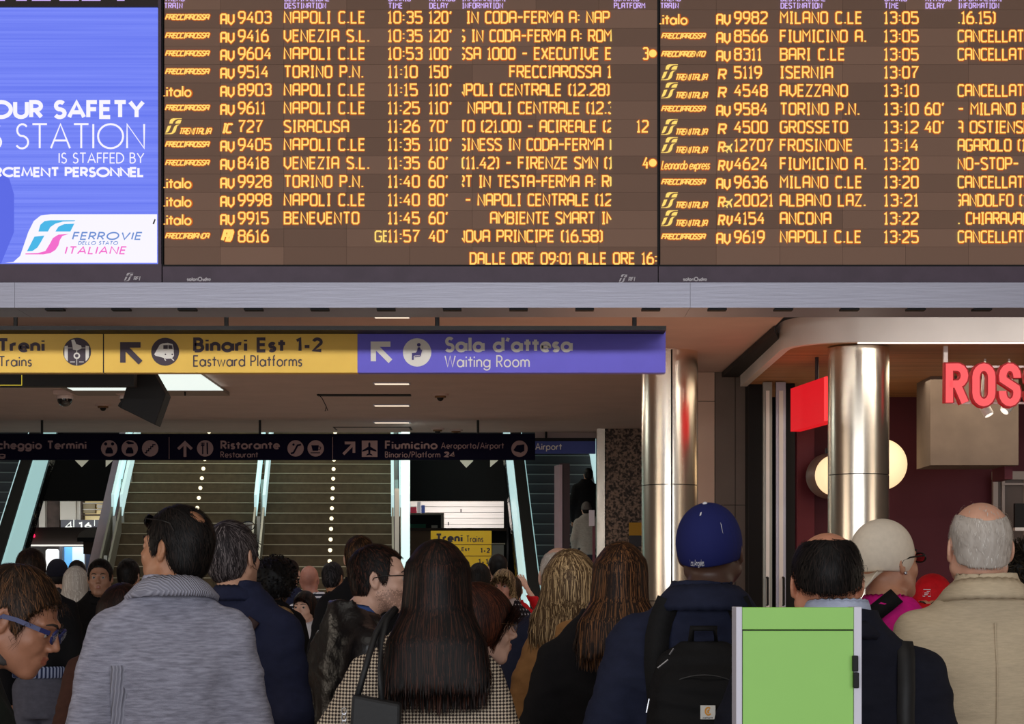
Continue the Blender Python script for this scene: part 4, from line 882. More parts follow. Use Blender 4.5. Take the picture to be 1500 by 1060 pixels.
def smax(a, b, k): return -smin(-a, -b, k)
def loft(P, zt, at, bt, ct, cxt=None, n=2.3, e=0.0):
    z = P[2]; a = np.interp(z, zt, at)+e; b = np.interp(z, zt, bt)+e; c = np.interp(z, zt, ct)
    cx = np.interp(z, zt, cxt) if cxt is not None else 0.0
    f = (np.abs((P[0]-cx)/a)**n+np.abs((P[1]-c)/b)**n)**(1/n)
    d = (f-1)*np.minimum(a, b)
    return np.maximum(d, np.maximum(z-zt[-1]-e, zt[0]-e-z))
def snets(Fv, xs, ys, zs):
    s = Fv < 0; nx, ny, nz = s.shape
    c = s[:-1, :-1, :-1].astype(np.int8)
    for i, j, k in ((1, 0, 0), (0, 1, 0), (0, 0, 1), (1, 1, 0), (1, 0, 1), (0, 1, 1), (1, 1, 1)):
        c = c+s[i:nx-1+i, j:ny-1+j, k:nz-1+k]
    act = np.argwhere((c > 0) & (c < 8)); n = len(act)
    if n == 0: return np.zeros((0, 3)), np.zeros((0, 4), int)
    ax = [xs, ys, zs]; offs = [(i, j, k) for i in (0, 1) for j in (0, 1) for k in (0, 1)]
    val = {o: Fv[act[:, 0]+o[0], act[:, 1]+o[1], act[:, 2]+o[2]] for o in offs}
    pos = {o: np.stack([ax[d][act[:, d]+o[d]] for d in range(3)], 1) for o in offs}
    acc = np.zeros((n, 3)); cnt = np.zeros(n)
    for o in offs:
        for d in range(3):
            if o[d] == 0:
                q = list(o); q[d] = 1; q = tuple(q); m = (val[o] < 0) != (val[q] < 0)
                t = val[o][m]/(val[o][m]-val[q][m]); acc[m] += pos[o][m]+t[:, None]*(pos[q][m]-pos[o][m]); cnt[m] += 1
    V = acc/cnt[:, None]
    ids = -np.ones((nx-1, ny-1, nz-1), dtype=np.int64); ids[act[:, 0], act[:, 1], act[:, 2]] = np.arange(n)
    Q = []
    for d in range(3):
        e, g = (d+1) % 3, (d+2) % 3
        a = [slice(None)]*3; b = [slice(None)]*3; a[d] = slice(0, -1); b[d] = slice(1, None)
        sa, sb = s[tuple(a)], s[tuple(b)]
        w = np.argwhere(sa != sb)
        w = w[(w[:, e] > 0) & (w[:, g] > 0) & (w[:, e] < s.shape[e]-1) & (w[:, g] < s.shape[g]-1)]
        if len(w) == 0: continue
        def gid(de, dg):
            q = w.copy(); q[:, e] += de; q[:, g] += dg; return ids[q[:, 0], q[:, 1], q[:, 2]]
        F4 = np.stack([gid(-1, -1), gid(0, -1), gid(0, 0), gid(-1, 0)], 1)
        ins = sa[w[:, 0], w[:, 1], w[:, 2]]
        F4[~ins] = F4[~ins][:, ::-1]; Q.append(F4)
    return V, np.concatenate(Q)
def axis(lo, hi, h, flo=None, fhi=None, fh=None):
    if flo is None: return np.arange(lo, hi+h, h)
    a = np.arange(lo, max(lo, flo), h) if flo > lo else np.array([]); b = np.arange(max(lo, flo), min(fhi, hi), fh); c2 = np.arange(min(fhi, hi), hi+h, h)
    return np.concatenate([a, b, c2])
def mesh_from(fn, lo, hi, h, fine=None, noise=None):
    """fn(P) on a box; fine = (lo, hi, h) finer region"""
    if fine: xs, ys, zs = [axis(lo[i], hi[i], h, fine[0][i], fine[1][i], fine[2]) for i in range(3)]
    else: xs, ys, zs = [axis(lo[i], hi[i], h) for i in range(3)]
    P = (xs[:, None, None].astype(f32), ys[None, :, None].astype(f32), zs[None, None, :].astype(f32))
    Fv = np.broadcast_to(fn(P), (len(xs), len(ys), len(zs)))
    return snets(Fv, xs, ys, zs)
def relax(V, Q, it=1, w=.5):
    for _ in range(it):
        acc = np.zeros_like(V); cnt = np.zeros(len(V))
        for i in range(4):
            j = Q[:, (i+1) % 4]; a = Q[:, i]
            np.add.at(acc, a, V[j]); np.add.at(cnt, a, 1); np.add.at(acc, j, V[a]); np.add.at(cnt, j, 1)
        V = V*(1-w)+w*acc/np.maximum(cnt, 1)[:, None]
    return V
def vnormals(V, Q):
    n = np.cross(V[Q[:, 2]]-V[Q[:, 0]], V[Q[:, 3]]-V[Q[:, 1]]); N = np.zeros_like(V)
    for i in range(4): np.add.at(N, Q[:, i], n)
    return N/(np.linalg.norm(N, axis=1, keepdims=True)+1e-9)
def wrinkle(V, seed, amp, freq=18.0, squash=(1, 1, 2.0)):
    rs = np.random.RandomState(seed); out = np.zeros(len(V)); W_ = V*np.array(squash)
    q = W_+.035*np.stack([np.sin(W_ @ (rs.randn(3)*9)+rs.rand()*6) for _ in range(3)], 1)
    for o in range(3):
        for _ in range(3):
            d = rs.randn(3); d /= np.linalg.norm(d); v = np.sin(q @ (d*freq*1.8**o)+rs.rand()*6.28)
            out += (1-2*np.abs(v))*amp/(2.2**o)/3
    return out
def Rz(a): c, s = math.cos(a), math.sin(a); return np.array([[c, -s, 0], [s, c, 0], [0, 0, 1]])
def Rx(a): c, s = math.cos(a), math.sin(a); return np.array([[1, 0, 0], [0, c, -s], [0, s, c]])
def Ry(a): c, s = math.cos(a), math.sin(a); return np.array([[c, 0, s], [0, 1, 0], [-s, 0, c]])

SK = {}
def skin(c):
    k = 'skin_%d_%d_%d' % c
    return mat(k, c, .5, noise=(38, .07), bump=(160, .12, .002))
M_eyew = mat('eye_white', (168, 158, 152), .3); M_iris = mat('iris_brown', (40, 26, 18), .15); M_trs = mat('trousers_dark', (30, 32, 42), .8, noise=(30, .1), bump=(60, .2)); M_shoe = mat('shoe_dark', (24, 20, 20), .5)

# head: face looks along -y, origin between the ears, chin about -.12, crown +.125
def head_sdf(P, fem=False, fat=0.0, nose=1.0, detail=True):
    A = (np.abs(P[0]), P[1], P[2])
    w = .96 if fem else 1.0
    d = ell(P, (0, .018, .032), (.077*w+fat*.3, .098, .091))
    d = smin(d, ell(P, (0, -.028, -.032), (.060*w+fat*.5, .066, .086)), .03)
    jw = .046 if fem else .054
    d = smin(d, cap(A, (jw+fat*.6, .005, -.055), (.016, -.066, -.100), .018+fat*.4, .017), .035)
    d = smin(d, ell(P, (0, -.072, -.104), (.022, .018, .016)), .02)
    if detail:
        d = smin(d, cap(A, (.014, -.090, .022), (.045, -.072, .020), .0085, .008), .014)
        d = smax(d, -ell(A, (.031, -.101, .000), (.020, .016, .012)), .012)
        d = smin(d, cap(A, (.044, -.058, -.030), (.034, -.070, -.038), .018, .015), .025)
        d = smin(d, ell(A, (.031, -.0765, .001), (.0155, .0135, .0125)), .005)
        d = smax(d, -ell(A, (.031, -.0925, .000), (.012, .010, .0034)), .003)
        d = smin(d, cap(P, (0, -.091, .012), (0, -.112*nose**.3, -.026), .0065, .010), .012)
        d = smin(d, ell(A, (.011, -.101, -.033), (.0085, .011, .008)), .008)
        d = smin(d, ell(P, (0, -.084, -.066), (.026, .017, .022)), .015)
        d = smin(d, cap(A, (0, -.1015, -.058), (.019, -.090, -.062), .0052, .003), .005)
        d = smin(d, cap(A, (0, -.0995, -.070), (.015, -.091, -.067), .0062, .004), .005)
        d = smax(d, -cap(A, (0, -.108, -.0635), (.021, -.096, -.0635), .0022), .003)
    # ears
    B_ = (A[0]-.079*w-fat*.3, P[1]-.012, P[2]+.004)
    t = R(24); u = B_[0]*math.cos(t)-B_[1]*math.sin(t); v = B_[0]*math.sin(t)+B_[1]*math.cos(t)
    e = ell((u, v, B_[2]), (0, .0, 0), (.0075, .0185, .031)); e = smin(e, ell((u, v, B_[2]), (0, -.004, -.022), (.007, .010, .012)), .008)
    if detail: e = smax(e, -ell((u, v, B_[2]), (.010, -.001, .004), (.0085, .011, .020)), .004)
    return smin(d, e, .006)
def skull(P, th=0.0, fem=False):
    w = .96 if fem else 1.0
    d = ell(P, (0, .018, .032), (.077*w+th, .098+th, .091+th))
    d = smin(d, ell(P, (0, .045, -.035), (.062+th, .055+th, .055+th)), .03)
    return smin(d, ell(P, (0, -.028, .0), (.060*w+th, .066+th, .072+th)), .03)
HL_Y = [-.12, -.085, -.065, -.045, -.03, -.012, .012, .03, .055, .12]
HL_Z = [.088, .076, .062, .030, -.028, -.020, .030, -.035, -.078, -.088]
def hairline(P, rec=0.0, low=0.0, front=0.0):
    z = np.interp(P[1], HL_Y, HL_Z)+low*np.clip((P[1]-.0)/.04, 0, 1)
    z = z+np.where(P[1] < -.04, front, 0)
    z = z+rec*np.clip(1-np.abs(np.abs(P[0])-.045)/.03, 0, 1)*(P[1] < -.02)
    return (z-P[2])*.8

def garment_tables(H, fem, sw, belly, coat):
    a = np.array([.150, .150, .138 if fem else .150, .150 if fem else .160, .158 if fem else .172, .150 if fem else .163, .130, .088, .064])
    b = np.array([.115, .118, .098, .105, .112, .105, .088, .070, .058])
    c = np.array([.01, .01, .005, .0, .0, .0, .008, .018, .020])
    z = np.array([.40, .50, .60, .66, .73, .77, .80, .834, .866])*H
    k = sw/.185; a = a*k; b = b*(k**.5); b[:5] += belly; c[:5] -= belly*.5
    if coat: a[:3] = np.maximum(a[:3], a[4]*.98+.01); b[:3] = np.maximum(b[:3], b[4]+.01)
    return z, a, b, c

PEOPLE = 0
def person(label, hx, top, Y, yaw, bx=None, hyaw=0, pitch=0, roll=0, fem=False, sw=.185, belly=0.0, tone=(196, 150, 124), hair='short', hc=((24, 18, 16), (58, 42, 34)), hlen=.03, bald=None,
           cloth=None, cth=.02, hem=.46, coat=False, collar=None, cam_=None, trs=None, H=None, zfoot=0.0, arms=None, fat=0.0, capk=None, glasses=None, lean=0.0, seed=None, fold=.006, extra=None, hairw=1.0, hairdown=.0, headf=0.0, group=None, rec=.0, nstr=None, sleeve_only=False, earr=False, drop=-.010, nape=0.0, thin=False, sloth=None, beardy=None, nose=1.0):
    global PEOPLE
    PEOPLE += 1; seed = seed or PEOPLE*7; rs = np.random.RandomState(seed)
    ztop = CH+(CY-top)*Y/F-(.012 if hair else 0)-(.014 if capk else 0)-zfoot
    H = H or ztop
    bx = hx if bx is None else bx
    fine = max(.0034, min(.012, Y*.00062)); gh = max(.0105, min(.022, Y*.0017))
    face_detail = Y < 16.5
    root = thing('person', (XX(bx, Y), Y, zfoot), label, 'person', group, rz=R(yaw))
    Rb = Rz(R(yaw)); off = Rb.T @ np.array([XX(hx, Y)-XX(bx, Y), 0, 0])
    Rh = Rz(R(hyaw)) @ Rx(R(-pitch)) @ Ry(R(roll))     # pitch > 0 looks up
    hc_ = np.array([off[0], off[1]-.015-headf, ztop-.125])
    nb = np.array([off[0]*.35, .022+off[1]*.35, .835*H-drop])
    toH = lambda P: tuple((P[0]-hc_[0])*Rh[0, i]+(P[1]-hc_[1])*Rh[1, i]+(P[2]-hc_[2])*Rh[2, i] for i in range(3))
    ch = lambda q: hc_+Rh @ np.array(q)
    zt, at, bt, ct = garment_tables(H, fem, sw, belly, coat)
    zt = zt-drop*np.clip((zt/H-.45)/.3, 0, 1)
    sh = sw-.02; zs_ = .783*H-drop
    dflt = [((sw+.042, .03, .62*H-drop*.6), (sw+.030, -.05, .475*H-drop*.4))]*2
    arm = []
    for s, (e, w_) in zip((-1, 1), arms or dflt): arm.append(((s*sh, .01, zs_), (s*e[0], e[1], e[2]), (s*w_[0], w_[1], w_[2])))
    rk = 1.0 if not fem else .86
    def torso(P, e=0.0): return loft(P, zt, at-.012, bt-.012, ct, None, 2.3, e)
    def body(P):
        d = np.maximum(torso(P), .455*H-P[2])
        d = smin(d, cap(P, tuple(nb), tuple(ch((0, .018, -.055))), (.060 if not fem else .050)+fat*.5, (.056 if not fem else .046)+fat*.5), .03)
        for a, e, w_ in arm:
            d = smin(d, cap(P, a, e, .050*rk, .040*rk), .03); d = smin(d, cap(P, e, w_, .038*rk, .026*rk), .01)
        for s in (-1, 1):
            d = smin(d, cap(P, (s*.085, .005, .50*H), (s*.092, -.005, .275*H), .080, .055), .03); d = smin(d, cap(P, (s*.092, -.005, .275*H), (s*.095, .02, .05*H), .052, .038), .01)
            d = smin(d, cap(P, (s*.095, .03, .035), (s*.105, -.12, .03), .035, .03), .01)
        hh = head_sdf(toH(P), fem, fat, nose, face_detail)
        return smin(d, hh, .018)
    xw = max(abs(q[0]) for a in arm for q in a)+.08; yy = [q[1] for a in arm for q in a]+[off[1]]
    ylo, yhi = min(yy)-.20, max(yy)+.22
    flo = (hc_[0]-.115, hc_[1]-.15, hc_[2]-.20); fhi = (hc_[0]+.115, hc_[1]+.15, ztop+.04)
    V, Q = mesh_from(body, (-xw, ylo, -.01), (xw, yhi, ztop+.03), .026, (flo, fhi, fine))
    hp = (V-hc_) @ Rh
    # hands
    for (a, e, w_), s in zip(arm, (-1, 1)):
        hv, hq = HAND; d = np.array(w_)-np.array(e); d /= np.linalg.norm(d); x_ = np.array([s*1.0, .25, 0]); x_ -= d*np.dot(x_, d); x_ /= np.linalg.norm(x_); y_ = np.cross(d, x_)
        M = np.stack([x_, y_*(1), d], 1); tv = (hv*np.array([1, s, 1])*rk) @ M.T+np.array(w_)-d*.01
        fq = hq if (s > 0) else hq[:, ::-1]
        if np.linalg.det(M) < 0: fq = fq[:, ::-1]
        Q = np.concatenate([Q, fq+len(V)]); V = np.concatenate([V, tv]); hp = np.concatenate([hp, np.full((len(tv), 3), 9.0)])
    fc = hp[Q].mean(1); lips = (np.abs(fc[:, 0]) < .018) & (fc[:, 1] < -.090) & (fc[:, 2] > -.074) & (fc[:, 2] < -.055)
    ml = lips.astype(int)
    if beardy: ml = np.where((ml == 0) & (np.abs(fc).max(1) < .2) & (fc[:, 2] < -.034-.022*rs.rand(len(fc))) & (fc[:, 1] < .012-.03*rs.rand(len(fc))) & (rs.rand(len(fc)) < .8) & (fc[:, 2] > -.125), 2, ml)
    sk = skin(tone); lipm = mat('lips_%d_%d_%d' % tone, (int(tone[0]*.90), int(tone[1]*.76), int(tone[2]*.77)), .4)
    mesh_obj('body', V, Q, None, root, True, True, [sk, lipm, skin(tuple(int(v*k) for v, k in zip(tone, (.82, .80, .80))))], ml)
    # eyes and brows
    if face_detail:
        for s in (-1, 1):
            q = MB().sphere((0, 0, 0), .0118, 14, 10); Vv = np.array(q.v); mi = [1 if np.mean([Vv[i][1] for i in f]) < -.0093 else 0 for f in q.f]
            c0 = ch((s*.031, -.0795, .0005)); mesh_obj('eye', (Vv @ Rh.T)+c0, q.f, None, root, True, True, [M_eyew, M_iris], mi)
            pts = [ch((s*x, y-.0025, z)) for x, y, z in ((.012, -.0985, .020), (.024, -.0965, .0265), (.036, -.089, .027), (.047, -.078, .021))]
            mesh_obj('eyebrow', *(lambda m: (m.v, m.f))(MB().tube(pts, [.0022, .0034, .003, .0014], 6)), mat('brow_%d' % hc[0][0], hc[0], .8), root, True, True)
    # clothes
    cl = cloth
    def garment(P, e=cth):
        d = np.maximum(torso(P, e), hem*H-P[2])
        for a, el, w_ in arm:
            d = smin(d, cap(P, a, el, .050*rk+e, .044*rk+e), .055); d = smin(d, cap(P, el, w_, .043*rk+e, .034*rk+e*.8), .02)
            dd = np.array(w_)-np.array(el); dd /= np.linalg.norm(dd)
            d = smax(d, (P[0]-w_[0])*dd[0]+(P[1]-w_[1])*dd[1]+(P[2]-w_[2])*dd[2]-.005 if (w_[2] > .6*H) else d*0-1, .005)
        d = smin(d, cap(P, (-sh*.42, .02, .822*H-drop), (sh*.42, .02, .822*H-drop), .030+e), .06)
        return smax(d, -cap(P, (nb[0], nb[1]-.012, .872*H-drop), (nb[0]*1.2, nb[1]-.05, 1.02*H), .070, .11), .012)
    zlo = min([hem*H]+[w_[2] for a, e, w_ in arm])-.06
    if cl:
        V, Q = mesh_from(garment, (-xw-.06, ylo-.04, zlo), (xw+.06, yhi+.04, .9*H), gh)
        V = relax(V, Q, 1, .4); N = vnormals(V, Q)
        V = V+N*(wrinkle(V, seed, fold)+.0)[:, None]
        mesh_obj(cl[1], V, Q, cl[0], root, True, True)
    if collar:
        for (cmt, nm, rx, ry, zb, hgt, flare, tk, fdrop) in collar:
            make_collar(root, nm, cmt, nb, rx, ry, (zb+.022)*H-drop, hgt, flare, tk, fdrop)
    def legs(P):
        d = None
        for s in (-1, 1):
            for q in (cap(P, (s*.085, .005, .50*H), (s*.094, -.005, .275*H), .098, .072), cap(P, (s*.094, -.005, .275*H), (s*.098, .015, .06), .070, .060)):
                d = q if d is None else smin(d, q, .02)
        d = smin(d, ell(P, (0, .01, .52*H), (.165, .12, .10)), .04)
        d = np.minimum(d, np.maximum(torso(P, .012), np.maximum(P[2]-(hem+.05)*H if not coat else P[2]-.55*H, .405*H-P[2])))
        return np.maximum(d, .04-P[2])
    V, Q = mesh_from(legs, (-.26, -.22, .0), (.26, .22, .68*H), .024)
    mesh_obj('trousers', V, Q, trs or M_trs, root, True, True)
    for s in (-1, 1):
        q = MB().sphere((s*.103, -.045, .045), (.046, .135, .052), 14, 8, -.86, 1)
        mesh_obj('shoe', q.v, q.f, M_shoe, root, True, True)
    # hair
    if hair: make_hair(root, hair, toH, ch, hc_, Rh, H, fem, hc, hlen, bald, rs, Y, fine, hairw, hairdown, rec, nstr, nb, ztop, capk, nape, thin, fat)
    if capk: make_cap(root, capk, toH, ch, hc_, Rh, fine)
    if glasses: make_glasses(root, glasses, ch)
    return dict(capf=o_f[0], root=root, ch=ch, H=H, toH=toH, hc=hc_, Rh=Rh, nb=nb, arm=arm, garment=garment, Rb=Rb, ztop=ztop, at=at, zt=zt)

def hand_template():
    fs = [((-.030, 0, .082), (-.034, -.012, .118), (-.032, -.034, .140), .0085), ((-.010, 0, .090), (-.011, -.013, .132), (-.010, -.038, .156), .009),
          ((.011, 0, .087), (.013, -.013, .127), (.012, -.036, .149), .0085), ((.030, 0, .078), (.035, -.010, .106), (.034, -.028, .123), .0075)]
    def hand(P):
        d = ell(P, (0, 0, .050), (.041, .016, .050)); d = smin(d, cap(P, (0, 0, -.03), (0, 0, .02), .026, .026), .02)
        for a, b, c, r in fs: d = np.minimum(d, smin(cap(P, a, b, r+.001, r), cap(P, b, c, r, r-.0012), .004))
        t = smin(cap(P, (-.028, -.004, .022), (-.052, -.016, .055), .014, .0105), cap(P, (-.052, -.016, .055), (-.054, -.026, .084), .0105, .0085), .004)
        return smin(d, t, .008)
    return mesh_from(hand, (-.075, -.06, -.05), (.055, .03, .17), .0056)
HAND = hand_template()

def make_collar(root, nm, m, nb, rx, ry, zb, hgt, flare, tk, fdrop):
    n = 48; prof = [(0, 0), (.002, hgt*.6), (.004, hgt), (tk*.6, hgt+.004), (tk+flare*.4, hgt*.75), (tk+flare, hgt*.15), (tk+flare-.004, -.006), (tk+flare*.7, -.004)]
    V = []; Fq = []
    for i in range(n):
        t = 2*math.pi*i/n; fr = (1-math.sin(t))/2           # fr = 1 at the front (-y)
        for r, z in prof:
            V.append((nb[0]+(rx+r)*math.cos(t), nb[1]-.012+(ry+r)*math.sin(t), zb+z-fdrop*fr**1.5+.0015*math.sin(t*23)))
    k = len(prof)
    for i in range(n):
        for j in range(k):
            Fq.append((i*k+j, ((i+1) % n)*k+j, ((i+1) % n)*k+(j+1) % k, i*k+(j+1) % k))
    mesh_obj(nm, V, Fq, m, root, True, True)

HM = {}
def hair_mat(c):
    k = 'hair_%s_%s' % ('_'.join(map(str, c[0])), '_'.join(map(str, c[1])))
    if k in HM: return HM[k]
    m = bpy.data.materials.new(k); m.use_nodes = True; nt = m.node_tree; b = nt.nodes['Principled BSDF']
    at = nt.nodes.new('ShaderNodeAttribute'); at.attribute_name = 'tone'
    mx = nt.nodes.new('ShaderNodeValToRGB'); mx.color_ramp.elements[0].color = (*lin(c[0]), 1); mx.color_ramp.elements[1].color = (*lin(c[1]), 1)
    mx.color_ramp.elements[0].position = .25
    nt.links.new(at.outputs['Fac'], mx.inputs[0]); nt.links.new(mx.outputs[0], b.inputs['Base Color'])
    b.inputs['Roughness'].default_value = .55; b.inputs['Specular IOR Level'].default_value = .22
    HM[k] = m; return m
def make_hair(root, kind, toH, ch, hc_, Rh, H, fem, hc, hlen, bald, rs, Y, fine, hw, down, rec, nstr, nb, ztop, capk, nape=0.0, thin=False, fat=0.0):
    th = {'short': .0055, 'crop': .003, 'afro': .05, 'long': .006, 'bob': .016, 'mop': .016}[kind]
    th += fat*.6; crown = np.array((0, .055, .120) if not thin else (0, -.03, .120))
    zend = down
    def bgap(q):      # positive where the scalp is bald
        if not bald: return None
        g = None
        for c, r in bald:
            e = -ell(q, c, r); g = e if g is None else np.maximum(g, e)
        return g
    def vol(P, inner=0.0, nb_=True):
        q = toH(P); d = skull(q, th-inner, fem)
        if kind == 'afro': d = smin(d, ell(q, (0, .04, .03), (.12, .13, .125)), .02)
        if kind in ('long', 'bob'):
            zz = np.array([zend, zend+.04, .5*(zend+hc_[2]), hc_[2]-.05, hc_[2]+.06])
            aa = (np.array([.098, .116, .108, .082, .066]) if kind == 'long' else np.array([.080, .100, .106, .092, .074]))*hw; bb = np.array([.018, .03, .045, .075, .085]); 
            yb = max(nb[1]+.075, .09) if kind == 'long' else hc_[1]+.06
            cc = np.array([yb+.02, yb+.012, yb-.005, hc_[1]+.045, hc_[1]+.02]); xx = np.array([hc_[0]]*5)
            l = loft(P, zz, aa-inner, bb-inner, cc, xx, 2.0); d = smin(d, l, .03)
            # open the face
            d = smax(d, -ell(q, (0, -.105, -.040), (.110, .078, .105)), .01)
            if fem: d = smax(d, -ell(q, (0, -.09, -.16), (.058, .10, .10)), .01)
        else:
            d = smax(d, hairline(q, rec, nape), .004)
            d = smax(d, -ell((np.abs(q[0]), q[1], q[2]), (.084, .012, -.006), (.014, .020, .031)), .004)
        g = bgap(q) if nb_ else None
        if g is not None: d = smax(d, g+.002, .004)
        return d
    ext = .16 if kind == 'afro' else .135
    lo = (hc_[0]-ext*hw, hc_[1]-ext-.01, min(hc_[2]-.14, zend-.02 if zend > 0 else 9)); hi = (hc_[0]+ext*hw, hc_[1]+ext+.09, ztop+.07)
    fh = max(fine*1.25, .005)
    V, Q = mesh_from(vol, lo, hi, fh)
    if len(V) == 0: return
    V = V+vnormals(V, Q)*(wrinkle(V, 3, .0022 if kind != 'afro' else .008, 55, (1, 1, .25) if kind in ('long', 'bob') else (1, .6, .6)))[:, None]
    m = hair_mat(hc)
    o = mesh_obj('hair', V, Q, m, root, True, True)
    t = o.data.attributes.new('tone', 'FLOAT', 'POINT'); t.data.foreach_set('value', (.25+.15*np.sin(V[:, 0]*300+V[:, 1]*170)).astype(f32))
    # strands
    if Y > 17 and kind in ('short', 'crop'): return
    n = nstr or int({'short': 2600, 'crop': 1500, 'afro': 2600, 'long': 4800, 'bob': 3400, 'mop': 2800}[kind]*min(1, 7.5/Y))
    if n <= 0: return
    D = rs.randn(n, 3); D /= np.linalg.norm(D, axis=1)[:, None]
    if kind in ('long', 'bob'): D[:, 2] = np.abs(D[:, 2])*1.2-.1; D[:, 1] += .25
    D /= np.linalg.norm(D, axis=1)[:, None]
    c0 = ch((0, .018, .03)); p = c0+(D @ Rh.T)*.16
    dd = (D @ Rh.T)
    ev = lambda p: vol((p[:, 0], p[:, 1], p[:, 2]), nb_=not thin)
    for _ in range(10): p = p-dd*(ev(p)*.85)[:, None]
    q = (p-hc_) @ Rh
    ok = (np.abs(ev(p)) < .004)
    if kind in ('short', 'crop', 'mop', 'afro'): ok &= hairline((q[:, 0], q[:, 1], q[:, 2]), rec, nape-.02*(nape > 0)*rs.rand(n)*2.4) < -.002
    if bald: ok &= (bgap((q[:, 0], q[:, 1], q[:, 2])) < -.0005) | ((rs.rand(n) < (thin or 0)))
    p = p[ok]; n = len(p)
    if n == 0: return
    K = {'short': 5, 'crop': 3, 'afro': 6, 'long': 22, 'bob': 12, 'mop': 8}[kind]
    L = hlen*(.7+.6*rs.rand(n)); 
    if kind in ('long', 'bob'): L = (p[:, 2]-zend)*(.92+.16*rs.rand(n))+.05
    st = L/(K-1); eps = 2e-3
    def grad(p):
        g = np.stack([ev(p+np.eye(3)[i]*eps)-ev(p-np.eye(3)[i]*eps) for i in range(3)], 1); return g/(np.linalg.norm(g, axis=1)[:, None]+1e-9)
    rings = []; tones = rs.rand(n)
    jit = rs.randn(n, 3)*{'short': .22, 'crop': .25, 'afro': .9, 'long': .05, 'bob': .10, 'mop': .3}[kind]
    lift = {'short': .0035, 'crop': .001, 'afro': .012, 'long': .004, 'bob': .005, 'mop': .008}[kind]*rs.rand(n)
    cr = ch(crown)
    wl = rs.rand(n)*6.28
    for k in range(K):
        g = grad(p)
        q = (p-hc_) @ Rh
        rad = p-cr; rad /= np.linalg.norm(rad, axis=1)[:, None]+1e-9
        gv = np.array([0, 0, -1.0])
        if kind in ('long', 'bob'): w_ = np.clip((hc_[2]+.10-p[:, 2])/.08, 0, 1)[:, None]; v = rad*(1-w_)+gv*w_
        elif kind == 'afro': v = rad*.3+g*.8
        else: w_ = np.clip((.05-q[:, 2])/.08, 0, 1)[:, None]; v = rad*(1-w_)+(gv+rad*.3)*w_
        v = v-g*np.sum(v*g, 1)[:, None]*(0 if kind == 'afro' else 1); v /= np.linalg.norm(v, axis=1)[:, None]+1e-9
        v = v+jit+.05*np.sin(wl+k*.9)[:, None]*np.cross(g, v)
        v = v/(np.linalg.norm(v, axis=1)[:, None]+1e-9)
        side = np.cross(g, v); side /= np.linalg.norm(side, axis=1)[:, None]+1e-9
        wd = max(.0006, Y*.00014)*(1.25 if k < K-1 else .25)*(1 if kind != 'afro' else 1.5)
        rings.append((p+side*wd+g*.0004, p-side*wd+g*.0004))
        p = p+v*st[:, None]
        if kind != 'afro': p = p+g*((lift*(k+1)/K+.001)-ev(p))[:, None]*np.where(p[:, 2] < zend+.03, 0, 1)[:, None] if kind in ('long', 'bob') else p+g*(((lift*(k+1)/K+.001)-ev(p))*.9)[:, None]*(np.clip(1-(ev(p) > .012)*1.0, 0, 1))[:, None]
    VV = np.concatenate([np.stack([a, b], 1) for a, b in rings], 1).reshape(-1, 3)   # n, K*2
    base = np.arange(n)[:, None]*(2*K)+np.arange(K-1)[None, :]*2
    FF = np.stack([base, base+1, base+3, base+2], -1).reshape(-1, 4)
    o = mesh_obj('hair_strands', VV, FF, m, root, True, True); o['kind'] = 'stuff'
    t = o.data.attributes.new('tone', 'FLOAT', 'POINT')
    t.data.foreach_set('value', np.repeat(tones**(2.2 if kind == 'long' else 1.6), 2*K).astype(f32))

o_f = [None]
def make_cap(root, kd, toH, ch, hc_, Rh, fine):
    """kd: material, brim direction (-1 front, +1 back), tilt"""
    m, brim, low = kd[:3]
    def f(P):
        q = toH(P)
        d = ell(q, (0, .018, .036), (.0875, .108, .100)); d = smin(d, ell(q, (0, .02, .01), (.084, .103, .085)), .02)
        d = smax(d, (low+.012*np.sin(q[1]*14))-q[2], .006)
        seam = np.abs(np.sin(np.arctan2(q[0], q[1]-.02)*3)); d = d+.0012*np.exp(-(seam/.06)**2)
        return d
    V, Q = mesh_from(f, tuple(hc_-.15), tuple(hc_+.16), fine*1.1)
    o = mesh_obj('cap', V, Q, m, root, True, True)
    if brim:
        pts = []; n = 14
        for i in range(n+1):
            t = math.pi*i/n; a = .074*math.cos(t)
            pts.append((a, brim*(.092+(.068 if brim < 0 else .046)*math.sin(t)**.8)+.018, low+.012-abs(math.sin(t))*(.020 if brim < 0 else .058)+.006*math.cos(2*t)))
        inner = [(a*.95, brim*.06+.018, low+.014) for a, b, c in pts]
        V = [ch(p) for p in pts]+[ch(p) for p in inner]+[ch((p[0], p[1], p[2]-.007)) for p in pts]+[ch((p[0], p[1], p[2]-.004)) for p in inner]
        F_ = []; N = n+1
        for i in range(n): F_ += [(i, i+1, N+i+1, N+i), (2*N+i+1, 2*N+i, 3*N+i, 3*N+i+1), (i+1, i, 2*N+i, 2*N+i+1)]
        mesh_obj('brim', V, F_, m, o, True, True)
    if len(kd) > 3 and kd[3]:
        q = MB().sphere((0, 0, 0), (.007, .007, .004), 10, 6); mesh_obj('button', (np.array(q.v) @ Rh.T)+ch((0, .018, .137)), q.f, kd[3], o, True, True)
    o_f[0] = f
    return o
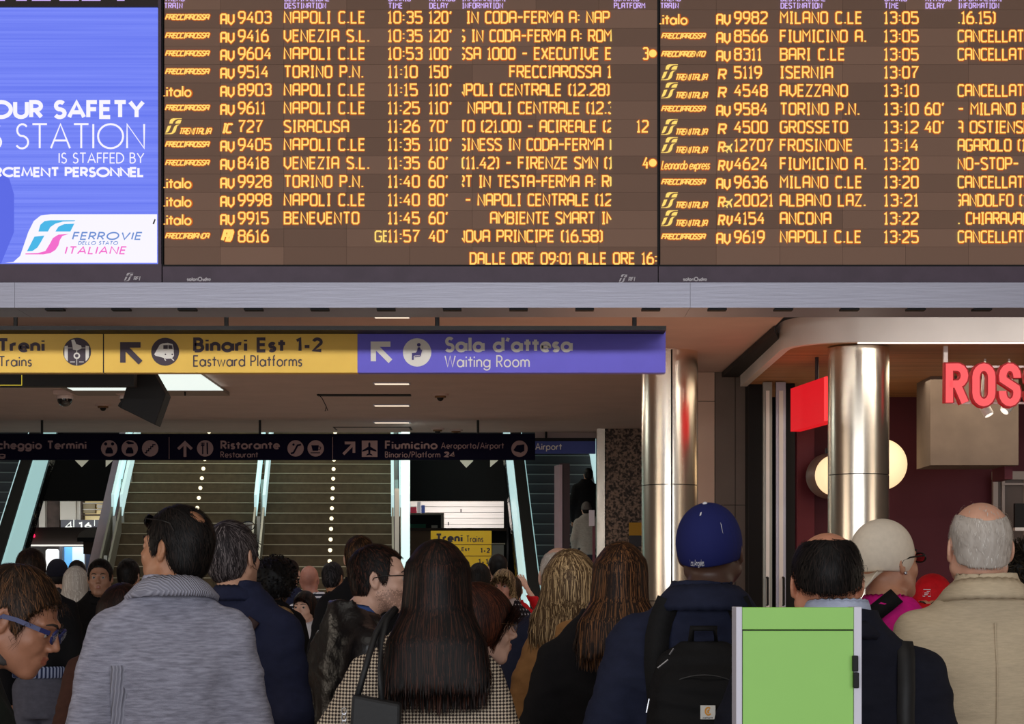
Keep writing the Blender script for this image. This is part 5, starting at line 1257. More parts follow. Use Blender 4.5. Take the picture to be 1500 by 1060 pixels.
def make_glasses(root, g, ch):
    """g: (frame material, lens material, half height, radius, up shift, back shift)"""
    fm, lm, hh, rad, up, back = g
    Q = MB()
    for s in (-1, 1):
        ring = [ch((s*(.033+.026*math.cos(t)), -.106+back+.006*abs(math.cos(t)) if s*math.cos(t) > 0 else -.108+back, .002+up+hh*math.sin(t))) for t in [2*math.pi*i/18 for i in range(18)]]
        Q.tube(ring, rad, 10, True)
        if rad > .003:
            tp = [(s*.060, -.100, .009), (s*.078, -.080, .010), (s*.0845, -.02, .009), (s*.088, .012, .004), (s*.086, .028, -.018)]
            for (p0, p1) in zip(tp[:-1], tp[1:]):
                Q.hexa([ch((x+s*dx, y+back, z+up+dz)) for dz in (-.0055, .0055) for (x, y, z), dx in ((p0, -.0015), (p0, .0015), (p1, .0015), (p1, -.0015))])
        else: Q.tube([ch((s*.059, -.100+back, .008+up)), ch((s*.076, -.084+back, .010+up)), ch((s*.0835, -.02+back, .010+up)), ch((s*.086, .012+back, .004+up)), ch((s*.084, .026+back, -.016+up))], rad*.9, 6)
    Q.tube([ch((-.010, -.110+back, .006+up)), ch((0, -.113+back, .009+up)), ch((.010, -.110+back, .006+up))], rad, 6)
    o = mesh_obj('glasses', Q.v, Q.f, fm, root, False, True); auto_smooth(o, 45)
    for s in (-1, 1):
        V = [ch((s*(.033+.025*math.cos(t)), -.1065+back, .002+up+(hh-.001)*math.sin(t))) for t in [2*math.pi*i/18 for i in range(18)]]
        V2 = [v+(ch((0, .0012, 0))-ch((0, 0, 0))) for v in V]
        F_ = [tuple(range(18)), tuple(range(35, 17, -1))]+[(i, 18+i, 18+(i+1) % 18, (i+1) % 18) for i in range(18)]
        mesh_obj('lens', V+V2, F_, lm, o, False, True)
# ---------------------------------------------------------------- cloth materials
def pattern(name, c1, c2, waves, mode='max', thr=(.45, .55), rough=.85, bump=0.0, noise=None):
    """c1 ground, c2 on the bands; waves = list of (axis, period in metres)"""
    m = mat(name, c1, rough, spec=.2); nt = m.node_tree; b = nt.nodes['Principled BSDF']; tc = nt.nodes['Texture Coordinate']
    sep = nt.nodes.new('ShaderNodeSeparateXYZ')
    nz = nt.nodes.new('ShaderNodeTexNoise'); nz.inputs['Scale'].default_value = 6
    mxv = nt.nodes.new('ShaderNodeMix'); mxv.data_type = 'VECTOR'; mxv.inputs['Factor'].default_value = .004
    nt.links.new(tc.outputs['Object'], nz.inputs[0]); nt.links.new(tc.outputs['Object'], mxv.inputs[4]); nt.links.new(nz.outputs['Color'], mxv.inputs[5])
    nt.links.new(mxv.outputs[1], sep.inputs[0])
    def M(op, a, b_=None):
        n = nt.nodes.new('ShaderNodeMath'); n.operation = op
        for i, v in enumerate((a, b_)):
            if v is None: continue
            if isinstance(v, (int, float)): n.inputs[i].default_value = v
            else: nt.links.new(v, n.inputs[i])
        return n.outputs[0]
    outs = []
    for ax, per in waves:
        src = M('ADD', sep.outputs[0], sep.outputs[1]) if ax == 'x' else sep.outputs[0] if ax == 'X' else sep.outputs[2]
        s = M('SINE', M('MULTIPLY', src, 2*math.pi/per)); outs.append(M('MULTIPLY_ADD', s, .5)); outs[-1].node.inputs[2].default_value = .5
    f = outs[0]
    for o in outs[1:]: f = M({'max': 'MAXIMUM', 'min': 'MINIMUM', 'add': 'ADD'}[mode], f, o)
    cr = nt.nodes.new('ShaderNodeValToRGB'); cr.color_ramp.elements[0].position = thr[0]; cr.color_ramp.elements[1].position = thr[1]
    cr.color_ramp.elements[0].color = (*lin(c1), 1); cr.color_ramp.elements[1].color = (*lin(c2), 1)
    nt.links.new(f, cr.inputs[0]); nt.links.new(cr.outputs[0], b.inputs['Base Color'])
    if bump:
        bp = nt.nodes.new('ShaderNodeBump'); bp.inputs['Strength'].default_value = bump; bp.inputs['Distance'].default_value = .003
        nt.links.new(f, bp.inputs['Height']); nt.links.new(bp.outputs[0], b.inputs['Normal'])
    return m
def cloth_m(name, c, rough=.85, n=.12, bump=.35, sc=90, coat=0, spec=.2, sheen=0.0):
    return mat(name, c, rough, spec=spec, noise=((sc*.3, sc*.3, sc*.5), n), bump=(sc*3, bump, .002), coat=coat, sheen=sheen)
C_knit = mat('grey_marl_knit', (152, 152, 168), .95, spec=.1, noise=((26, 26, 170), .30), bump=((260, 260, 420), .8, .003))
C_rib = pattern('grey_rib_knit', (138, 138, 152), (162, 162, 177), [('x', .011)], bump=.9, thr=(.2, .8))
C_navy = cloth_m('navy_coat_cloth', (34, 38, 62)); C_navy2 = cloth_m('navy_jacket_cloth', (30, 34, 54)); C_black = cloth_m('black_wool', (16, 15, 18), .9)
C_blk2 = cloth_m('black_knit', (20, 18, 20), .9); C_dcoat = cloth_m('dark_navy_wool', (24, 25, 36), .9); C_camel = cloth_m('camel_wool', (160, 116, 72)); C_beige = mat('beige_linen', (196, 178, 150), .9, spec=.15, noise=((40, 40, 240), .08), bump=((200, 200, 600), .4, .002))
C_leath = mat('black_leather', (22, 19, 20), .32, spec=.5, bump=(70, .5, .004)); C_mag = cloth_m('magenta_cloth', (206, 22, 128), .7); C_white = cloth_m('white_shirt', (214, 212, 216), .8); C_shirtb = cloth_m('pale_blue_shirt', (176, 184, 206), .8); C_dblue = cloth_m('blue_shirt', (60, 84, 140))
C_hound = pattern('brown_check_wool', (196, 180, 158), (52, 42, 40), [('X', .0085), ('z', .0085)], 'add', (.95, 1.25)); C_stripe = pattern('striped_jersey', (24, 26, 44), (212, 210, 220), [('z', .034)], thr=(.5, .6))
C_dots = pattern('dotted_coat_cloth', (30, 27, 36), (200, 192, 196), [('x', .036), ('z', .036)], 'min', (.66, .74)); C_grey2 = cloth_m('grey_hoodie_cloth', (150, 144, 138)); C_red = cloth_m('red_cloth', (190, 20, 30), .7); C_char = cloth_m('charcoal_cloth', (46, 44, 48)); C_green = cloth_m('dark_green_coat', (26, 32, 28)); C_hem = pattern('striped_hem_knit', (40, 48, 78), (150, 160, 190), [('x', .03)]); C_print = pattern('patterned_print', (200, 30, 110), (240, 226, 210), [('x', .05), ('z', .043)], 'min', (.5, .6)); C_fur = cloth_m('tan_fur', (150, 120, 84), .95, .4, 1.0, 160); C_jean = cloth_m('grey_jeans', (84, 84, 96)); C_brown = cloth_m('brown_coat', (66, 40, 32)); C_scarf = cloth_m('pale_scarf', (196, 176, 170))
C_capb = mat('royal_blue_cap', (28, 33, 88), .8, spec=.2, bump=(400, .3, .001)); C_capw = mat('beige_cap_cloth', (226, 212, 192), .9, spec=.1, noise=(60, .04)); C_capr = cloth_m('red_cap_cloth', (196, 18, 28), .7); C_capk = cloth_m('black_cap_cloth', (22, 22, 34)); C_capg = cloth_m('grey_cap_cloth', (100, 94, 92))
G_blue = mat('blue_glasses_frame', (36, 42, 92), .45); G_blk = mat('black_glasses_frame', (16, 16, 18), .3); G_gold = mat('gold_glasses_frame', (190, 160, 120), .3, 1.0)
def lensm(name, a, tint=(200, 200, 200)):
    m = mat(name, tint, .05); m.node_tree.nodes['Principled BSDF'].inputs['Alpha'].default_value = a; return m
L_clr = lensm('clear_lens', .18); L_drk = mat('dark_lens', (10, 8, 10), .08); L_red = lensm('red_lens', .7, (150, 30, 34))
HB = ((14, 11, 11), (40, 30, 26)); HD = ((14, 9, 8), (72, 40, 28)); HG = ((40, 34, 36), (128, 118, 118)); HBR = ((34, 22, 14), (106, 70, 42)); HBL = ((84, 62, 40), (214, 180, 132)); HW = ((186, 176, 166), (226, 220, 212)); HHL = ((34, 20, 13), (140, 92, 54)); HRB = ((38, 18, 12), (92, 46, 28))
FAIR = (206, 158, 132); TAN = (178, 124, 92); DARKS = (82, 56, 44); PALE = (214, 170, 148); OLIVE = (186, 138, 106)

# ---------------------------------------------------------------- the people, nearest first
P1 = person('person in a grey marl knitted jacket, dark thinning hair, sunglasses pushed up, head turned left', 257, 735, 6.0, -168, bx=249, hyaw=50, pitch=6, sw=.190, thin=.35, drop=-.018, belly=.03, tone=TAN, hair='short', hc=HB, hlen=.03,
  bald=[((.012, .085, .112), (.024, .026, .030))], cloth=(C_knit, 'jacket'), cth=.026, hem=.50, collar=[(C_rib, 'collar', .078, .084, .826, .050, .046, .014, .05)], glasses=(G_blk, L_drk, .019, .002, .072, .028), fold=.005, fat=.006, rec=.01,
  arms=[((.245, .03, 1.11), (.24, -.12, .86)), ((.245, .03, 1.11), (.24, -.12, .86))])
P2 = person('elderly person with brown hair and blue framed glasses bowing the head at the left edge', -18, 822, 4.85, 100, bx=-50, hyaw=-14, pitch=-24, sw=.185, tone=(164, 112, 86), hair='short', hc=HBR, hlen=.055, cloth=(C_green, 'coat'), cth=.02, hem=.46, H=1.69, headf=.055, drop=.03,
  collar=[(cloth_m('grey_knit_collar', (84, 80, 80)), 'collar', .072, .080, .825, .035, .02, .008, .02)], glasses=(G_blue, L_clr, .016, .0034, 0, 0))
P3 = person('grey haired person in a navy jacket, glasses on the head, behind the grey knit jacket', 339, 757, 7.2, 158, bx=356, hyaw=-6, pitch=8, sw=.18, tone=FAIR, hair='short', hc=HG, hlen=.05, cloth=(C_navy, 'jacket'), cth=.024, hem=.44,
  collar=[(C_navy, 'collar', .070, .074, .82, .045, .022, .010, .03)], glasses=(G_blk, L_clr, .016, .0018, .098, .05), rec=.0)
P4 = person('person in a black leather jacket in profile, black framed glasses and stubble, facing right', 545, 792, 7.35, 118, bx=517, hyaw=-33, pitch=2, sw=.195, tone=PALE, hair='short', hc=HD, hlen=.02, cloth=(C_leath, 'jacket'), cth=.024, hem=.50, fold=.006,
  collar=[(C_dblue, 'shirt_collar', .062, .066, .83, .030, .010, .004, .02), (C_leath, 'collar', .074, .078, .815, .040, .022, .008, .03)], glasses=(G_blk, L_clr, .017, .0021, 0, 0), rec=.045, headf=.02, beardy=1,
  arms=[((.25, .05, 1.08), (.25, -.14, .90)), ((.25, .05, 1.08), (.22, -.2, .96))])
P5 = person('person with very long straight dark brown hair in a brown checked wool jacket, centre', 641, 785, 5.3, 180, bx=622, fem=True, sw=.162, tone=PALE, hair='long', hc=HD, hlen=.3, hairdown=1.30, hairw=1.08, cloth=(C_hound, 'jacket'), cth=.022, hem=.50, fold=.005, coat=False, roll=0,
  collar=[(C_hound, 'collar', .060, .066, .825, .030, .022, .008, .03)], arms=[((.235, .05, 1.09), (.26, -.02, .84)), ((.275, .07, 1.09), (.30, .0, .86))])
P6 = person('person with reddish brown hair and thin gold glasses in profile behind the checked jacket', 698, 853, 6.6, 112, bx=697, fem=True, sw=.15, tone=PALE, hair='bob', hc=HRB, hairdown=1.33, cloth=(C_char, 'jacket'), cth=.018, glasses=(G_gold, L_clr, .017, .0010, 0, 0), pitch=-4, hyaw=-12)
P7 = person('blonde person with wavy shoulder length hair in a camel coat', 838, 804, 7.2, 174, bx=846, fem=True, sw=.148, tone=FAIR, hair='bob', hc=HBL, hairdown=1.385, hairw=1.22, cloth=(C_camel, 'coat'), cth=.03, hem=.30, coat=True, roll=6,
  arms=[((.225, .05, 1.02), (.22, -.08, .78))]*2)
P8 = person('person with long brown highlighted hair in a black top beside the steel column', 908, 789, 6.3, 176, bx=882, fem=True, sw=.158, tone=FAIR, hair='long', hc=HHL, hairdown=1.36, hairw=1.04, cloth=(C_blk2, 'sweater'), cth=.024, hem=.46, roll=-3,
  arms=[((.22, .05, 1.06), (.2, -.12, .86))]*2)
P9 = person('person in a royal blue baseball cap and navy jacket carrying a black backpack', 1042, 731, 5.6, 176, bx=1028, hyaw=-12, pitch=16, roll=3, sw=.205, belly=.01, tone=DARKS, hair=None, cloth=(C_navy2, 'jacket'), cth=.026, hem=.46, fat=.008,
  collar=[(C_navy2, 'hood', .088, .094, .815, .060, .040, .014, .03)], capk=(C_capb, 0, -.030, C_white), arms=[((.275, .05, 1.12), (.24, -.10, .90))]*2)
P10 = person('balding dark haired person in a dark navy coat, pale collar, behind the green cabinet', 1212, 770, 5.0, 180, bx=1232, nape=.075, hyaw=-3, pitch=10, sw=.205, tone=(206, 142, 112), hair='short', hc=HB, hlen=.035, bald=[((0, -.035, .118), (.066, .100, .046))], cloth=(C_dcoat, 'coat'), cth=.028, hem=.36, coat=True, fat=.004,
  collar=[(C_shirtb, 'shirt_collar', .073, .077, .852, .036, .008, .004, .02), (C_dcoat, 'collar', .088, .092, .822, .034, .022, .010, .04)], arms=[((.235, .02, 1.10), (.22, -.14, .87)), ((.29, -.02, 1.10), (.24, -.24, .98))])
P11 = person('person in a beige backwards cap and magenta shirt with earring and red tinted glasses', 1297, 757, 6.4, 150, bx=1303, hyaw=-28, pitch=6, sw=.175, tone=(190, 134, 104), hair=None, cloth=(C_mag, 'shirt'), cth=.018, hem=.48,
  collar=[(C_mag, 'collar', .068, .072, .825, .030, .012, .006, .02)], capk=(C_capw, 1, -.034, None), glasses=(G_blk, L_red, .014, .003, 0, 0))
P12 = person('person in a red cap with a small white patch, partly hidden behind the beige jacket', 1366, 835, 9.0, -20, tone=TAN, hair='crop', hc=HB, hlen=.008, cloth=(C_char, 'jacket'), capk=(C_capr, -1, .020, None), pitch=-8, sw=.17)
P13 = person('bald person with cropped white hair in a beige linen jacket at the right edge', 1436, 727, 5.5, 180, bx=1443, nape=.04, thin=.10, pitch=8, drop=-.025, sw=.198, tone=(214, 162, 136), hair='crop', hc=HW, hlen=.012, bald=[((0, .0, .120), (.066, .112, .066))], cloth=(C_beige, 'jacket'), cth=.026, hem=.47, fold=.005, belly=.02, fat=.005,
  collar=[(C_beige, 'collar', .086, .094, .822, .046, .034, .010, .05)])
P14 = person('young black haired person in a black jacket facing the camera at the left', 147, 816, 13.8, 4, sw=.2, tone=(152, 110, 88), hair='short', hc=HB, hlen=.02, cloth=(C_black, 'jacket'), cth=.03, hem=.49, collar=[(C_black, 'collar', .068, .072, .82, .04, .02, .01, .03)])
P15 = person('white haired person seen from behind beside the young person in black', 111, 829, 15.2, 180, bx=108, fem=True, sw=.155, tone=PALE, hair='bob', hc=HW, hairdown=1.47, hairw=.95, cloth=(C_char, 'jacket'))
P16 = person('person in a black cap seen from behind under the brown beam', 84, 815, 17.0, 196, tone=FAIR, hair='crop', hc=HB, hlen=.008, cloth=(C_char, 'jacket'), capk=(C_capk, 0, -.03, None))
P17 = person('dark haired person just above the white haired one, far at the left', 113, 818, 19.0, 176, tone=PALE, hair='short', hc=HB, cloth=(C_black, 'jacket'))
P18 = person('brown haired person in a dark sweater with striped hem behind the bowed head', 45, 803, 13.2, 182, bx=60, tone=TAN, hair='mop', hc=((30, 20, 14), (64, 42, 28)), hlen=.03, cloth=(C_black, 'sweater'), cth=.03, hem=.585, trs=C_jean)
P19 = person('dark haired person in a black jacket beside the left stair railing', 188, 816, 15.4, 172, bx=190, tone=FAIR, hair='short', hc=HB, cloth=(C_black, 'jacket'), cth=.026)
P20 = person('person with smooth dark reddish hair right behind the grey knit jacket', 180, 854, 7.9, 184, bx=176, fem=True, tone=PALE, hair='bob', hc=((22, 10, 8), (56, 28, 22)), hairdown=1.32, hairw=1.15, cloth=(C_brown, 'coat'), cth=.03, sw=.16)
P21 = person('person with a big round black hairdo and black coat with tan fur trim', 404, 822, 12.2, 170, bx=398, fem=True, tone=DARKS, hair='afro', hc=((8, 7, 8), (20, 17, 18)), hlen=.014, cloth=(C_black, 'coat'), cth=.035, hem=.34, coat=True, sw=.16, collar=[(C_fur, 'fur_collar', .075, .08, .80, .05, .05, .025, .05)])
P22 = person('bald person in a black and white striped shirt before the stairs', 453, 828, 17.6, 176, bx=462, tone=(180, 124, 108), hair=None, cloth=(C_stripe, 'shirt'), cth=.02)
P23 = person('dark haired person with a white top facing the camera below the stairs', 447, 863, 15.6, -18, bx=450, fem=True, sw=.155, tone=PALE, hair='long', hc=HD, hairdown=1.20, hairw=.98, cloth=(C_white, 'top'), cth=.014)
P24 = person('grey black haired person in a black jacket right of the striped shirt', 487, 821, 16.6, 160, bx=496, tone=TAN, hair='short', hc=((22, 20, 22), (70, 64, 66)), cloth=(C_black, 'jacket'), cth=.03)
P25 = person('tall brown haired person whose head shows just above the leather jacket wearer', 527, 781, 11.2, 178, tone=FAIR, hair='short', hc=HBR, hlen=.03, cloth=(C_black, 'jacket'), cth=.03)
P26 = person('older blonde person with a pale scarf and dark coat with white dots facing the camera', 738, 833, 16.0, -14, bx=742, fem=True, sw=.155, tone=(200, 140, 120), hair='bob', hc=HBL, hairdown=1.44, hairw=.88, cloth=(C_dots, 'coat'), cth=.03, hem=.42, coat=True, collar=[(C_scarf, 'scarf', .055, .06, .825, .05, .02, .02, .03)])
P27 = person('dark haired person in a dark jacket standing behind the older blonde one', 729, 809, 17.3, 196, bx=722, tone=FAIR, hair='short', hc=HB, cloth=(C_char, 'jacket'))
P28 = person('black haired person right beside the long dark hair, small and far', 702, 824, 17.0, 172, fem=True, sw=.15, tone=PALE, hair='bob', hc=HB, hairdown=1.5, hairw=.9, cloth=(C_black, 'jacket'))
P29 = person('person in a red jacket raising one hand behind the older blonde person', 752, 842, 18.0, 186, bx=756, fem=True, sw=.155, tone=PALE, hair='short', hc=HBR, cloth=(C_red, 'jacket'), arms=[((.27, -.05, 1.30), (.10, -.22, 1.62)), ((.21, .03, 1.06), (.20, -.05, .82))])
P30 = person('grey haired person in a long navy coat left of the blonde one', 819, 797, 8.7, 176, bx=829, sw=.185, tone=PALE, hair='crop', hc=HW, hlen=.012, bald=[((0, -.01, .124), (.066, .095, .05))], cloth=(C_navy2, 'coat'), cth=.03, hem=.40, coat=True)
P31 = person('dark clothed person riding up the dark escalator', 862, 684, 36.05, 180, bx=858, zfoot=2.0, tone=TAN, hair='short', hc=HB, cloth=(C_black, 'coat'), cth=.035, hem=.36, coat=True, H=1.745)
P32 = person('person in a grey hooded top and grey cap on the dark escalator', 859, 733, 35.08, 176, bx=861, zfoot=1.4, tone=FAIR, hair='crop', hc=HB, cloth=(C_grey2, 'hooded_top'), cth=.03, capk=(C_capg, 0, -.02, None), H=1.70)
P33 = person('dark curly haired person at the extreme right edge beside the beige jacket', 1500, 808, 9.7, 184, fem=True, tone=OLIVE, hair='afro', hc=((20, 16, 12), (58, 48, 34)), hlen=.04, cloth=(C_green, 'coat'), sw=.16)
P34 = person('pale person in a light shirt, tiny between the navy jacket and the round black hairdo', 379, 833, 19.5, 150, tone=PALE, hair='short', hc=HB, cloth=(C_scarf, 'shirt'))
P35 = person('dark haired person in navy behind the round black hairdo', 425, 817, 18.4, 184, tone=PALE, hair='short', hc=HB, cloth=(C_navy, 'jacket'))

# ---------------------------------------------------------------- things carried and small details on the people
def gcast(p, x, z, sgn=1, e=.0):
    ys = np.linspace(.40, -.40, 400)*sgn; P = (np.full(400, x), ys, np.full(400, z))
    d = p['garment'](P); i = np.argmax(d < e); return ys[i] if (d < e).any() else None
def strap_on(p, pts, w, th, parent, nm, m, sgn=1):
    """flat strap laid over the garment through (x, z) points given in the wearer's own frame"""
    pts = np.array(pts, float); k = 26; t = np.linspace(0, len(pts)-1, k); X = np.interp(t, range(len(pts)), pts[:, 0]); Z = np.interp(t, range(len(pts)), pts[:, 1])
    L = []; ly = None
    for x, z in zip(X, Z):
        y = gcast(p, x, z, sgn)
        if y is None or (ly is not None and abs(y-ly) > .05):
            if ly is None: continue
            break
        ly = y; L.append((x, y+sgn*.004, z))
    q = MB(); L = [np.array(v) for v in L]; V = []; k = len(L)
    for i, v in enumerate(L):
        d = L[min(i+1, k-1)]-L[max(i-1, 0)]; d /= np.linalg.norm(d); sd = np.cross(d, (0, sgn, 0)); sd /= np.linalg.norm(sd)
        for a, b in ((-1, 0), (1, 0), (1, 1), (-1, 1)): V.append(tuple(v+sd*a*w/2+np.array((0, sgn*b*th, 0))))
    Fs = []
    for i in range(k-1):
        for j in range(4): Fs.append((i*4+j, i*4+(j+1) % 4, i*4+4+(j+1) % 4, i*4+4+j))
    return mesh_obj(nm, V, Fs, m, parent, True, True)
def carried(name, p, label, cat):
    r = p['root']; return thing(name, tuple(r.location), label, cat, None, rz=r.rotation_euler.z)
M_bag = cloth_m('black_nylon', (18, 17, 18), .75); M_blth = mat('black_bag_leather', (12, 11, 13), .6, bump=(60, .3, .003)); M_zip = mat('zip_silver', (180, 180, 184), .3, .9)
# backpack of the blue cap wearer
t = carried('backpack', P9, 'black backpack with silver zips and white square patch on the blue cap wearer', 'backpack')
def bp(P):
    d = loft(P, np.array([.88, .95, 1.15, 1.30, 1.385, 1.42]), np.array([.130, .150, .155, .145, .115, .06]), np.array([.06, .085, .085, .07, .05, .03]), np.array([.225, .232, .228, .212, .195, .185]), None, 3.0)
    d = smin(d, loft(P, np.array([.90, .94, 1.10, 1.16, 1.18]), np.array([.115, .125, .125, .11, .08]), np.array([.05, .06, .06, .045, .02]), np.array([.285, .290, .285, .275, .27]), None, 3.2), .008)
    return smin(d, loft(P, np.array([1.175, 1.19, 1.30, 1.34, 1.36]), np.array([.125, .135, .13, .11, .08]), np.array([.04, .05, .05, .035, .02]), np.array([.260, .262, .252, .245, .24]), None, 3.0), .006)
V, Q = mesh_from(bp, (-.19, .06, .84), (.19, .40, 1.46), .0075); V = V+vnormals(V, Q)*wrinkle(V, 5, .0035, 30)[:, None]
mesh_obj('pack', V, Q, M_bag, t, True, True)
for s in (-1, 1): strap_on(P9, [(s*.115, 1.25), (s*.125, 1.36), (s*.122, 1.43), (s*.112, 1.475), (s*.100, 1.505), (s*.09, 1.53)], .065, .012, t, 'shoulder_strap', M_bag)
MB().tube([(-.035, .19, 1.40), (-.03, .215, 1.455), (.03, .215, 1.455), (.035, .19, 1.40)], .009, 8).build('grab_handle', M_bag, t, local=True, smooth=True)
Rl = lambda x, z, Y_=5.4: ((x-1028)*-Y_/F, CH+(CY-z)*Y_/F)
for (x0, y0, x1, y1, yy) in ((961, 976, 976, 964, .318), (945, 1040, 949, 1020, .315), (978, 957, 984, 948, .30)):
    a = Rl(x0, y0); b_ = Rl(x1, y1); MB().tube([(a[0], yy, a[1]), (b_[0], yy, b_[1])], .0025, 6).build('zip_pull', M_zip, t, local=True)
for z in (1.175, 1.335):
    MB().tube([(x, .335-(.02 if z > 1.2 else 0)-abs(x)*.15-(.02 if z > 1.2 else .0), z-abs(x)**2*3) for x in np.linspace(-.11, .11, 13)], .0022, 6).build('zip', mat('zip_black', (34, 34, 36), .4), t, local=True)
a = Rl(1021.5, 1028); b_ = Rl(1043, 1048)
xa, xb, za, zb = b_[0], a[0], b_[1], a[1]
lb = B(xa, xb, .350, .354, za, zb).build('patch', mat('patch_white', (226, 222, 214), .7), t, local=True, bevel=.001)
def on_back(name, strokes, w, y, m, parent):      # strokes in x (mirrored: seen from behind), z
    V = []; Fq = []
    for s in strokes: stroke(V, Fq, [(-a, b) for a, b in s], w, 0)
    mesh_obj(name, [(x, y-yy_, z) for x, yy_, z in V], Fq, m, parent, False, True)
cx, cz = -(xa+xb)/2, (za+zb)/2
on_back('logo', [arc(cx+.001, cz+.003, .0075, .0095, 50, 320, 10), arc(cx+.003, cz+.002, .003, .004, 60, 250, 6)], .0042, .3545, mat('logo_gold', (226, 152, 30), .6), lb)
_, st_ = layout('carhartt', {**FUT}, .2); on_back('lettering', [[(cx-.013+a_*.0052, cz-.0155+b2*.004) for a_, b2 in s] for s in st_], .0008, .3545, M_dark, lb)
# lettering and tags on the caps
def cap_marks(p, strokes, w, m, nm, parent_name='cap', push=.0012):
    par = [c for c in p['root'].children if c.name.startswith(parent_name)][0]; V = []; Fq = []
    for s in strokes: stroke(V, Fq, s, w, 0)
    out = []
    for a_, d_, b2 in V:        # a_: angle round the head (rad, 0 = back), b2: height
        az = math.pi/2-a_; r = .108
        dirv = np.array([math.cos(az)*.0885, math.sin(az)*.108, 0]); k = math.sqrt(max(.05, 1-((b2-.036)/.102)**2)); q = np.array([0, .018, b2])+dirv*k*1.0
        n = np.array([math.cos(az), math.sin(az), (b2-.036)*6]); n /= np.linalg.norm(n); v0 = p['ch'](q*0+np.array([0, .018, b2])); dr = p['Rh'] @ dirv; dr = dr/np.linalg.norm(dr); ts = np.linspace(.03, .16, 261); pp = v0[:, None]+dr[:, None]*ts
        fv = p['capf']((pp[0], pp[1], pp[2])); it = np.argmax(fv > 0); out.append(v0+dr*(ts[it]+.0012+d_*-1))
    mesh_obj(nm, out, Fq, m, par, False, True)
wid, st_ = layout('Los Angeles', {**FUT}, .12)
cap_marks(P9, [[(.44-(a_/wid)*.46+b2*-.03, -.010+b2*.018) for a_, b2 in s] for s in st_], .0032, C_white, 'lettering', push=.004)
cap_marks(P9, [[(.02, .122), (.10, .121)]], .006, C_white, 'tag', push=.006); cap_marks(P9, [[(-.72, .070), (-.76, .094)]], .007, C_white, 'tag', push=.004)
cap_marks(P11, [[(1.0+a_, z) for a_ in (0, .22)] for z in (.036, .026, .016, .006)], .0035, C_grey2, 'side_mark', push=.005)
cap_marks(P12, [[(math.pi+.30, .050), (math.pi-.10, .050)], [(math.pi+.30, .078), (math.pi-.10, .078)], [(math.pi+.30, .050), (math.pi+.30, .078)], [(math.pi-.10, .050), (math.pi-.10, .078)], [(math.pi+.22, .064), (math.pi+.0, .064)], [(math.pi+.1, .071), (math.pi-.05, .071)], [(math.pi+.22, .057), (math.pi+.05, .057)]], .003, C_white, 'patch', push=.006)
# earring
q = MB().sphere(tuple(P11['ch']((-.088, .008, -.036))), .006, 10, 6).build('earring', M_zip, P11['root'], smooth=True, local=True)
# stubble free chin band and patterned yoke of the magenta shirt
t = carried('sling_bag', P11, 'black sling bag strap over the magenta shirt', 'bag'); strap_on(P11, [(.13, 1.28), (.08, 1.40), (.03, 1.47), (-.03, 1.52), (-.05, 1.54)], .055, .006, t, 'strap', M_bag)
MB().box(-.05, .12, .185, .24, 1.05, 1.26).build('pouch', M_bag, t, local=True, bevel=.02)
# handbag of the centre figure
t = carried('handbag', P5, 'black leather handbag hanging behind the brown checked jacket', 'handbag')
Yh = 5.05; lx = lambda x: -(x-622)*Yh/F
q = MB().hexa([(lx(588), .20, .72), (lx(500), .20, .72), (lx(500), .28, .72), (lx(588), .28, .72), (lx(594), .205, ZZ(1030, Yh)), (lx(523), .205, ZZ(1016, Yh)), (lx(523), .275, ZZ(1016, Yh)), (lx(594), .275, ZZ(1030, Yh))]); q.build('body', M_blth, t, local=True, bevel=.008)
def bag_strap(pts): MB().tube([(lx(x), y, ZZ(z, Yh)) for x, z, y in pts], .008, 8).build('strap', M_blth, t, smooth=True, local=True)
bag_strap([(530, 1018, .24), (545, 960, .20), (553, 930, .165), (565, 906, .115), (578, 892, .05)]); bag_strap([(565, 1026, .24), (562, 980, .21), (561, 940, .175), (568, 910, .13), (580, 894, .06)])
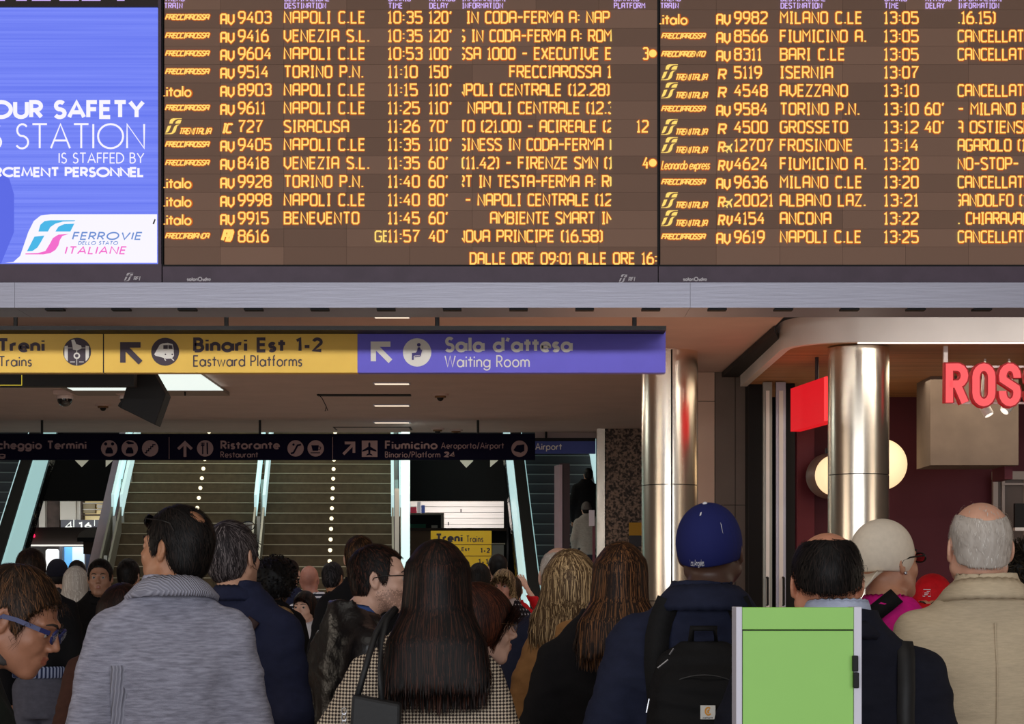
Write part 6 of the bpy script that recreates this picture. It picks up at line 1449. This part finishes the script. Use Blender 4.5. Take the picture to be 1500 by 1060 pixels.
for i in range(5): MB().tube([(lx(512)+.006*math.cos(a_), .285, ZZ(1040, Yh)-.016*i+.008*math.sin(a_)) for a_ in np.linspace(0, 6.28, 9)[:-1]], .0016, 5, True).build('chain_link', M_zip, t, local=True)
# shoulder bags
t = carried('shoulder_bag', P10, 'black leather shoulder bag strap down the back of the dark navy coat', 'bag')
strap_on(P10, [(-.155, .90), (-.150, 1.10), (-.135, 1.25), (-.140, 1.36), (-.145, 1.43), (-.148, 1.465), (-.15, 1.49)], .042, .006, t, 'strap', M_blth)
MB().box(-.26, -.05, .23, .31, .62, .92).build('pouch', M_blth, t, local=True, bevel=.02)
t = carried('crossbody_bag', P3, 'dark brown bag strap over the shoulder of the navy jacket', 'bag')
strap_on(P3, [(.09, 1.10), (.02, 1.25), (-.05, 1.38), (-.10, 1.455)], .045, .006, t, 'strap', mat('brown_strap', (50, 26, 24), .7))
MB().box(.03, .20, .20, .27, .92, 1.12).build('pouch', M_bag, t, local=True, bevel=.02)
# open dark jacket sides and hem band
o = P18['root']; q = MB()
n = 32; zt = .585*P18['H']
V = []; 
for i in range(n):
    a_ = 2*math.pi*i/n
    for r, z in ((.0, -.065), (.008, -.06), (.010, 0), (.0, .01)): V.append((( .175+r)*math.cos(a_), (.135+r)*math.sin(a_), zt+z))
Fq = [(i*4+j, ((i+1) % n)*4+j, ((i+1) % n)*4+j+1, i*4+j+1) for i in range(n) for j in range(3)]
mesh_obj('hem_band', V, Fq, C_hem, o, True, True)

# seams and ribbing
def jacket_of(p, names=('jacket', 'coat')): return [c_ for c_ in p['root'].children if c_.name.split('.')[0] in names][0]
strap_on(P13, [(.005, 1.0), (.0, 1.2), (.0, 1.47)], .004, .0012, jacket_of(P13), 'back_seam', C_beige)
strap_on(P5, [(.0, .95), (.0, 1.15)], .004, .0012, jacket_of(P5), 'back_seam', C_char)
strap_on(P1, [(.150, 1.02), (.146, 1.18), (.150, 1.34)], .050, .003, jacket_of(P1), 'rib_panel', C_rib)
